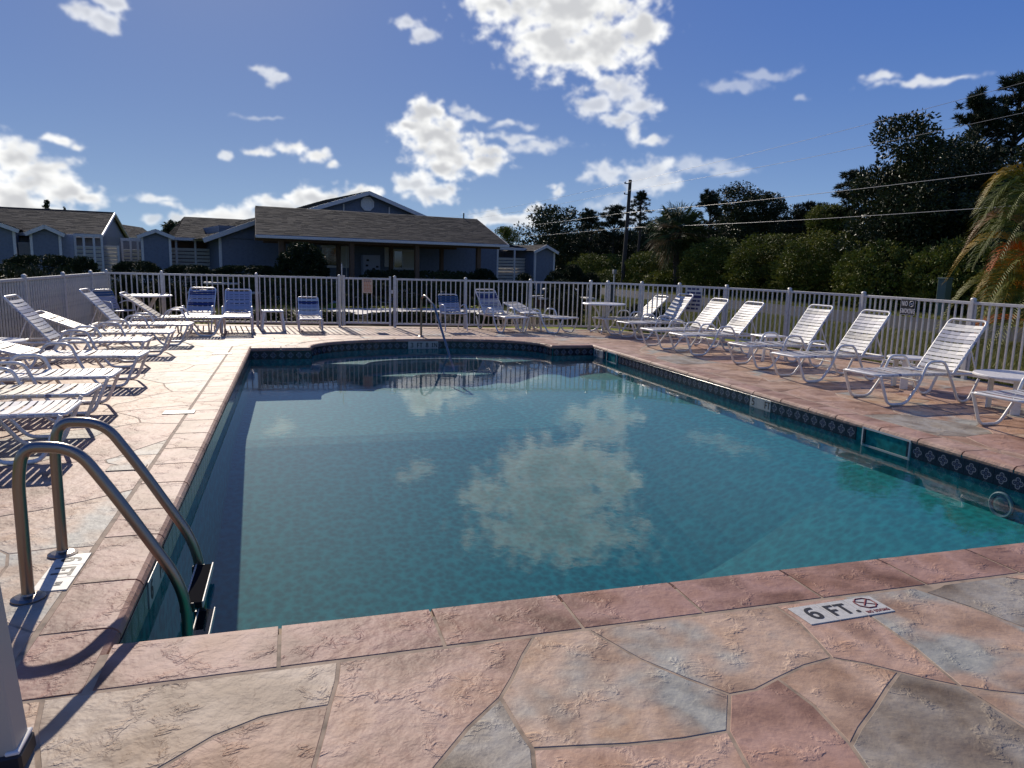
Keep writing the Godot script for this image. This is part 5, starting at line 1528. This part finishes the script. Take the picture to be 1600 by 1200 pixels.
func build_trees() -> void:
	rng.seed = 77
	var i := 0
	for d in [
		["shade_tree", "small light crowned tree peeping over the right shed roof", 20.5, -71.0, 5.1, 1.5, "scrub", 0.15],
		["shade_tree", "broad round crowned oak behind the small right shed", 26.0, -71.9, 6.9, 4.3, "oak", 0.08],
		["pine_tree", "narrow dark pine left of the utility pole", 27.0, -65.4, 6.6, 1.9, "pine", 0.3],
		["pine_tree", "bushy pine immediately left of the utility pole top", 28.0, -61.9, 7.0, 2.1, "pine", 0.3],
		["pine_tree", "slender thin pine rising right of the utility pole", 27.0, -54.9, 7.5, 1.1, "pine", 0.62],
		["shade_tree", "low dark tree between the pole and the cabbage palm", 30.0, -57.3, 5.6, 2.4, "oak", 0.05],
		["pine_tree", "dark pine just right of the cabbage palm", 30.0, -49.3, 7.1, 1.9, "pine", 0.3],
		["shade_tree", "spiky topped full tree in the middle of the wood", 29.0, -43.5, 7.1, 2.3, "oak", 0.1],
		["shade_tree", "plain dark tree right of the spiky topped one", 31.0, -42.7, 6.4, 2.0, "oak", 0.1],
		["pine_tree", "low dark pine at the dip in the treeline", 31.0, -39.6, 5.8, 1.8, "pine", 0.2],
		["shade_tree", "rounded green tree right of the dip in the treeline", 30.0, -36.3, 5.3, 1.7, "scrub", 0.1],
		["pine_tree", "open crowned pine against the sky left of the great oak", 31.0, -35.6, 7.3, 1.9, "pine", 0.42],
		["shade_tree", "great dark oak, tallest and widest mass at right", 28.0, -28.7, 8.5, 2.9, "oak", 0.02],
		["shade_tree", "dark oak shoulder to the right of the great oak", 31.0, -29.6, 8.0, 2.6, "oak", 0.05],
		["pine_tree", "tall pine with layered tufts above the orange palm", 34.0, -30.8, 10.6, 2.2, "pine", 0.42],
		["pine_tree", "tallest pine at the right edge of the view", 36.0, -30.2, 11.7, 2.5, "pine", 0.42],
		["shade_tree", "black shaded oak behind the orange palm", 29.5, -23.5, 6.6, 2.9, "oak", 0.02],
	]:
		tree(d[0], d[1], d[2], d[3], d[4], d[5], d[6], d[7], i)
		i += 1
	i = 0
	for d in [
		["sunlit green scrub right below the cabbage palm crown", 26.0, -41.0, 3.5, 2.4], ["sunlit yellow green scrub in the middle of the wood edge", 26.5, -36.5, 3.6, 2.5],
		["green scrub left of the great oak", 26.5, -32.3, 3.6, 2.3], ["dark scrub at the foot of the great oak", 26.2, -27.6, 3.0, 2.2],
		["low scrub left of the cabbage palm trunk", 26.0, -50.4, 2.7, 2.3], ["scrub behind the white letter post", 26.0, -60.0, 2.6, 2.8],
		["dark scrub right of the great oak", 27.0, -24.2, 3.0, 2.2], ["dark scrub at the right edge of the wood", 27.0, -20.6, 3.0, 2.3], ["low golden weeds at the road side by the pole", 25.0, -55.5, 1.3, 1.6], ["low golden weeds by the cabbage palm trunk", 25.4, -46.0, 1.4, 1.9],
	]:
		bush("scrub_bush", d[0], Vector3(d[1], 0, d[2]), Vector3(d[4], d[3], d[4]), "scrub", i, "scrub along the wood edge")
		i += 1
	# the wood behind reads as one mass
	var mm := MultiMesh.new()
	mm.transform_format = MultiMesh.TRANSFORM_3D
	mm.mesh = crown("oak1.31", 247, 52, 0.062, 0.17, OAK, "round", 1.3)
	mm.instance_count = 46
	for k in 46:
		var f := k / 45.0
		var p := Vector3(32.5 + (k % 3) * 3.2 + rnd(-1, 1), -0.3, lerpf(-96.0, -12.0, f) + rnd(-1, 1))
		var h := rnd(4.6, 5.8) + (1.6 if p.z > -34.0 else 0.0)
		mm.set_instance_transform(k, Transform3D(Basis(Vector3.UP, rnd(0, TAU)) * Basis.from_scale(Vector3(2.5, h / 1.3, 2.5)), p))
	var wood := MultiMeshInstance3D.new()
	wood.name = "woodland"
	wood.multimesh = mm
	wood.material_override = M.leaf_gloss
	add_child(wood, true)
	tag(wood, "dark mass of woodland filling the gaps behind the roadside trees", "woodland")
	wood.set_meta("kind", "stuff")
	var t := thing("cabbage_palm", "cabbage palm with a shaggy head of green and brown fans across the road", "palm", Vector3(24.8, 0, -44.6))
	fan_palm(t, 6.2, 2.15)
	t = thing("feather_palm", "clump of arching feather palm fronds turning orange at the right edge", "palm", Vector3(16.2, 0, -12.0))
	feather_palm(t)
	t = thing("cabbage_palm", "tiny distant palm top showing left of the second grey roof", "palm", Vector3(-6.95, 0, -50.0))
	fan_palm(t, 3.9, 0.9)
	tree("pine_tree", "small dark pine tip above the long house ridge", -19.3, -70.0, 5.7, 0.55, "pine", 0.4, 1, "")
	tree("pine_tree", "tiny pine tip right of the other above the long house ridge", -19.3, -75.0, 5.5, 0.4, "pine", 0.4, 2, "")
	i = 0
	for d in [
		["big round clipped shrub filling the left patio bay", 0.34, -29.6, 0.98, 2.15, 0.98], ["low domed shrub behind the gate", 3.15, -30.0, 0.75, 1.2, 0.7], ["domed shrub by the right patio post", 8.4, -33.0, 0.7, 1.32, 0.65],
		["domed shrub before the small right shed", 12.3, -33.9, 0.55, 1.3, 0.5], ["taller domed shrub right of the small shed", 13.3, -34.2, 0.62, 1.62, 0.6], ["low domed shrub at the end of the right shed group", 14.0, -33.5, 0.5, 1.25, 0.5], ["small domed shrub before the slatted yard fence", 10.6, -33.6, 0.5, 1.15, 0.5],
		["round dark shrub behind the left round table, outside the fence", -3.1, -20.1, 0.52, 0.98, 0.5], ["tall narrow shrub at the far left fence corner", -3.95, -20.3, 0.32, 1.05, 0.35], ["round dark shrub outside the fence behind the right end lounger", 7.5, -19.6, 0.48, 0.85, 0.45], ["dark shrub on the lawn left of the road view", 8.9, -24.0, 0.55, 1.1, 0.5],
		["loose flowering shrub behind the far left house corner", -6.8, -28.0, 0.55, 1.45, 0.5], ["low green shrub outside the fence bend behind the round table", 9.0, -17.6, 0.7, 0.62, 0.5],
	]:
		bush("domed_shrub", d[0], Vector3(d[1], 0, d[2]), Vector3(d[3], d[4], d[5]), "clipped", i, "")
		i += 1
	for d in [
		["dark clipped hedge before the left shed", -8.4, -29.5, 1.15, 1.5, 0.6], ["dark hedge at the left edge before the sheds", -8.0, -24.5, 1.0, 1.25, 0.5], ["dark hedge below the short slatted fence", -5.7, -31.0, 0.8, 1.35, 0.5],
		["dark hedge below the wide slatted fence", -3.9, -31.2, 0.85, 1.25, 0.5], ["dark hedge at the left end of the clubhouse wall", -1.7, -31.5, 1.3, 1.28, 0.5], ["low dark hedge along the patio right half", 6.0, -33.2, 2.4, 1.12, 0.45],
		["low dark planting along the outside of the far fence, left of the gate", 0.0, -19.7, 1.6, 0.24, 0.4], ["low dark planting along the outside of the far fence, right of the gate", 3.9, -19.4, 1.9, 0.26, 0.4],
		["dark hedge row beyond the paved strip, left of the gate", -0.6, -26.2, 1.9, 0.95, 0.5], ["dark hedge row beyond the paved strip, behind the gate", 3.2, -26.4, 1.8, 0.95, 0.5], ["dark hedge row beyond the paved strip, right of the gate", 6.8, -26.8, 1.8, 0.95, 0.5],
		["dark hedge close outside the left fence, its far half", -5.1, -16.6, 0.7, 1.18, 2.6], ["dark hedge close outside the left fence, its near half", -5.1, -11.6, 0.7, 1.12, 2.6],
	]:
		bush("clipped_hedge", d[0], Vector3(d[1], 0, d[2]), Vector3(d[3], d[4], d[5]), "hedge", i, "")
		i += 1

func build_grass() -> void:
	rng.seed = 88
	var b := MB.new()
	for k in 9:
		var a := rnd(0, TAU)
		var d := Vector3(cos(a), 0, sin(a))
		var p := d * rnd(0.0, 0.06)
		var h := rnd(0.05, 0.11)
		b.col = Color(0.15, 0.17, 0.035) * rnd(0.7, 1.35) if k % 4 else Color(0.24, 0.21, 0.07)
		b.tri(p - Vector3(d.z, 0, -d.x) * 0.006, p + d * h * rnd(0.3, 0.9) + Vector3(0, h, 0), p + Vector3(d.z, 0, -d.x) * 0.006)
	var mesh := b.mesh()
	var at := []
	var rf := right_fence()
	while at.size() < 30000:
		var p := Vector2(rnd(7.0, 16.8), rnd(-40.0, -5.0))
		var keep := true
		if p.y > -17.3 and p.x < 10.3: keep = p.x > 10.12
		if p.y < -17.3 and p.x < 8.4 and p.y > -19: keep = false
		if rng.randf() > clampf(1.5 + p.y / 34.0, 0.25, 1.0): keep = false
		if keep: at.append(p)
	for k in 5000:
		at.append(Vector2(rnd(-7.5, 1.0), rnd(-30.0, -19.4)))
	for k in 7000:
		at.append(Vector2(rnd(22.95, 25.5), rnd(-60.0, -15.0)))
	var mm := MultiMesh.new()
	mm.transform_format = MultiMesh.TRANSFORM_3D
	mm.mesh = mesh
	mm.instance_count = at.size()
	for k in at.size():
		mm.set_instance_transform(k, Transform3D(Basis(Vector3.UP, rnd(0, TAU)) * Basis.from_scale(Vector3.ONE * rnd(0.7, 1.5)), Vector3(at[k].x, -0.045, at[k].y)))
	var g := MultiMeshInstance3D.new()
	g.name = "grass"
	g.multimesh = mm
	g.material_override = M.grass
	add_child(g, true)
	tag(g, "short green lawn grass outside the fences and along the road", "grass")
	g.set_meta("kind", "stuff")

func build_street() -> void:
	var b := MB.new()
	b.quad(Vector3(16.9, -0.03, 20), Vector3(22.8, -0.03, 20), Vector3(22.8, -0.03, -160), Vector3(16.9, -0.03, -160))
	struct("road", b.mesh(), M.asphalt)
	b = MB.new()
	b.box(Vector3(3.8, -0.1, -24.2), Vector3(10.5, 0.16, 2.8), Basis(Vector3.UP, 0.1))
	struct("paved_strip", b.mesh(), M.concrete)
	b = MB.new()
	b.box(Vector3(3.0, -0.1, -20.55), Vector3(8.6, 0.13, 4.3), Basis(Vector3.UP, 0.1))
	struct("dark_bed", b.mesh(), M.dark_ground)  # near-black ground slab between the far fence and the paved strip
	b = MB.new()
	b.box(Vector3(4.6, -0.1, -32.2), Vector3(11.5, 0.16, 5.0), Basis(Vector3.UP, deg_to_rad(14.7)))
	struct("patio_floor", b.mesh(), M.concrete)
	var p := thing("utility_pole", "tall wooden utility pole leaning slightly beside the road", "pole", Vector3(24.0, 0, -51.2))
	b = MB.new()
	b.tube(PackedVector3Array([Vector3(0, 0, 0), Vector3(0.14, 4.0, 0), Vector3(0.24, 8.0, 0)]), 0.17, 10, false, 0.12)
	part("shaft", b.mesh(), M.pole, p)
	for y in [7.72, 6.95]:
		part("bracket", boxm(Vector3(0.42, 0.06, 0.06), 0.005, Vector3(0.02, y, 0)), M.pole, p)
		part("insulator", boxm(Vector3(0.09, 0.14, 0.09), 0.02, Vector3(-0.17, y + 0.06, 0)), M.black, p)
	var top := Vector3(24.05, 7.8, -51.2)
	var k := 0
	for w in [[7.8, "highest thin power line running to the right over the trees", 8.7, 0.5], [7.2, "second thin power line running to the right over the trees", 7.5, 0.5], [5.6, "pale cable crossing the wood at mid height", 5.4, 0.4], [4.5, "lowest pale cable crossing the wood", 4.1, 0.4]]:
		var t := thing("power_line", w[1], "cable", Vector3.ZERO)
		for dir in [1, -1]:
			var pts := PackedVector3Array()
			var e := Vector3(24.6, w[2], -8.0) if dir == 1 else Vector3(21.0, w[0] + 0.2, -110.0)
			for q in 13:
				var f := q / 12.0
				var c := Vector3(24.05, w[0], -51.2).lerp(e, f)
				c.y -= sin(PI * f) * w[3] * 0.5
				pts.append(c)
			var wb := MB.new()
			wb.tube(pts, 0.008 if k < 2 else 0.013, 5)
			part("span", wb.mesh(), M.wire, t)
		k += 1
	var mb := thing("letter_post", "short white post with a small cap by the far road side", "post", Vector3(23.4, 0, -51.4))
	part("shaft", boxm(Vector3(0.10, 1.15, 0.10), 0.008, Vector3(0, 0.575, 0)), M.trim, mb)
	part("head_box", boxm(Vector3(0.24, 0.32, 0.3), 0.02, Vector3(0, 1.2, 0)), M.concrete, mb)
	var bx := thing("utility_box", "grey green utility box on the verge behind the right fence", "utility box", Vector3(24.3, 0, -22.6), 0.2)
	part("cabinet", boxm(Vector3(0.42, 1.45, 0.34), 0.02, Vector3(0, 0.72, 0)), M.green_box, bx)
	part("cap", boxm(Vector3(0.46, 0.06, 0.38), 0.015, Vector3(0, 1.46, 0)), M.green_box, bx)
	var bl := thing("lawn_post", "short dark square post standing on the lawn behind the round table", "post", Vector3(10.3, 0, -22.8))
	part("shaft", boxm(Vector3(0.22, 0.98, 0.22), 0.012, Vector3(0, 0.49, 0)), mat(0.03, 0.04, 0.04, 0.6), bl)
	part("cap", boxm(Vector3(0.25, 0.04, 0.25), 0.01, Vector3(0, 1.0, 0)), mat(0.03, 0.04, 0.04, 0.6), bl)

# ---------------------------------------------------------------- the scene
func _ready() -> void:
	var cam := Camera3D.new()
	cam.name = "camera"
	cam.transform = Transform3D(Basis(Vector3(0.95829, 0.02466, 0.28474), Vector3(0.02296, 0.98641, -0.16271), Vector3(-0.28488, 0.16246, 0.9447)).orthonormalized(), Vector3(0, 1.6, 0))
	cam.fov = 55.6
	cam.near = 0.05
	cam.far = 900.0
	add_child(cam)
	cam.current = true
	var env := Environment.new()
	env.background_mode = Environment.BG_SKY
	env.tonemap_mode = Environment.TONE_MAPPER_LINEAR
	env.tonemap_exposure = 1.03
	env.sdfgi_enabled = true
	env.ssao_enabled = true
	env.ssil_enabled = true
	var sky := Sky.new()
	var pano := PanoramaSkyMaterial.new()
	pano.panorama = make_sky()
	sky.sky_material = pano
	env.sky = sky
	env.sky_rotation = Vector3(0, PI, 0)
	var we := WorldEnvironment.new()
	we.name = "surroundings"
	we.environment = env
	add_child(we)
	var sun := DirectionalLight3D.new()
	sun.name = "sun"
	sun.light_energy = 1.58
	sun.light_color = Color(1.0, 0.955, 0.89)
	sun.light_angular_distance = 0.5
	sun.shadow_enabled = true
	add_child(sun)
	sun.look_at_from_position(Vector3.ZERO, Vector3(0.125, -0.705, 1.21), Vector3.UP)
	make_materials()
	var b := MB.new()   # the ground, with an opening under the pool
	for r in [[-400, -500, 400, -15.75], [-400, -2.6, 400, 300], [-400, -15.75, -1.3, -2.6], [6.4, -15.75, 400, -2.6]]:
		b.quad(Vector3(r[0], -0.05, r[3]), Vector3(r[2], -0.05, r[3]), Vector3(r[2], -0.05, r[1]), Vector3(r[0], -0.05, r[1]))
	struct("lawn_ground", b.mesh(), M.lawn)
	build_basin()
	build_coping()
	build_deck()
	build_houses()
	build_street()
	build_trees()
	build_fences()
	build_furniture()
	build_rails()
	build_markers()
	build_grass()
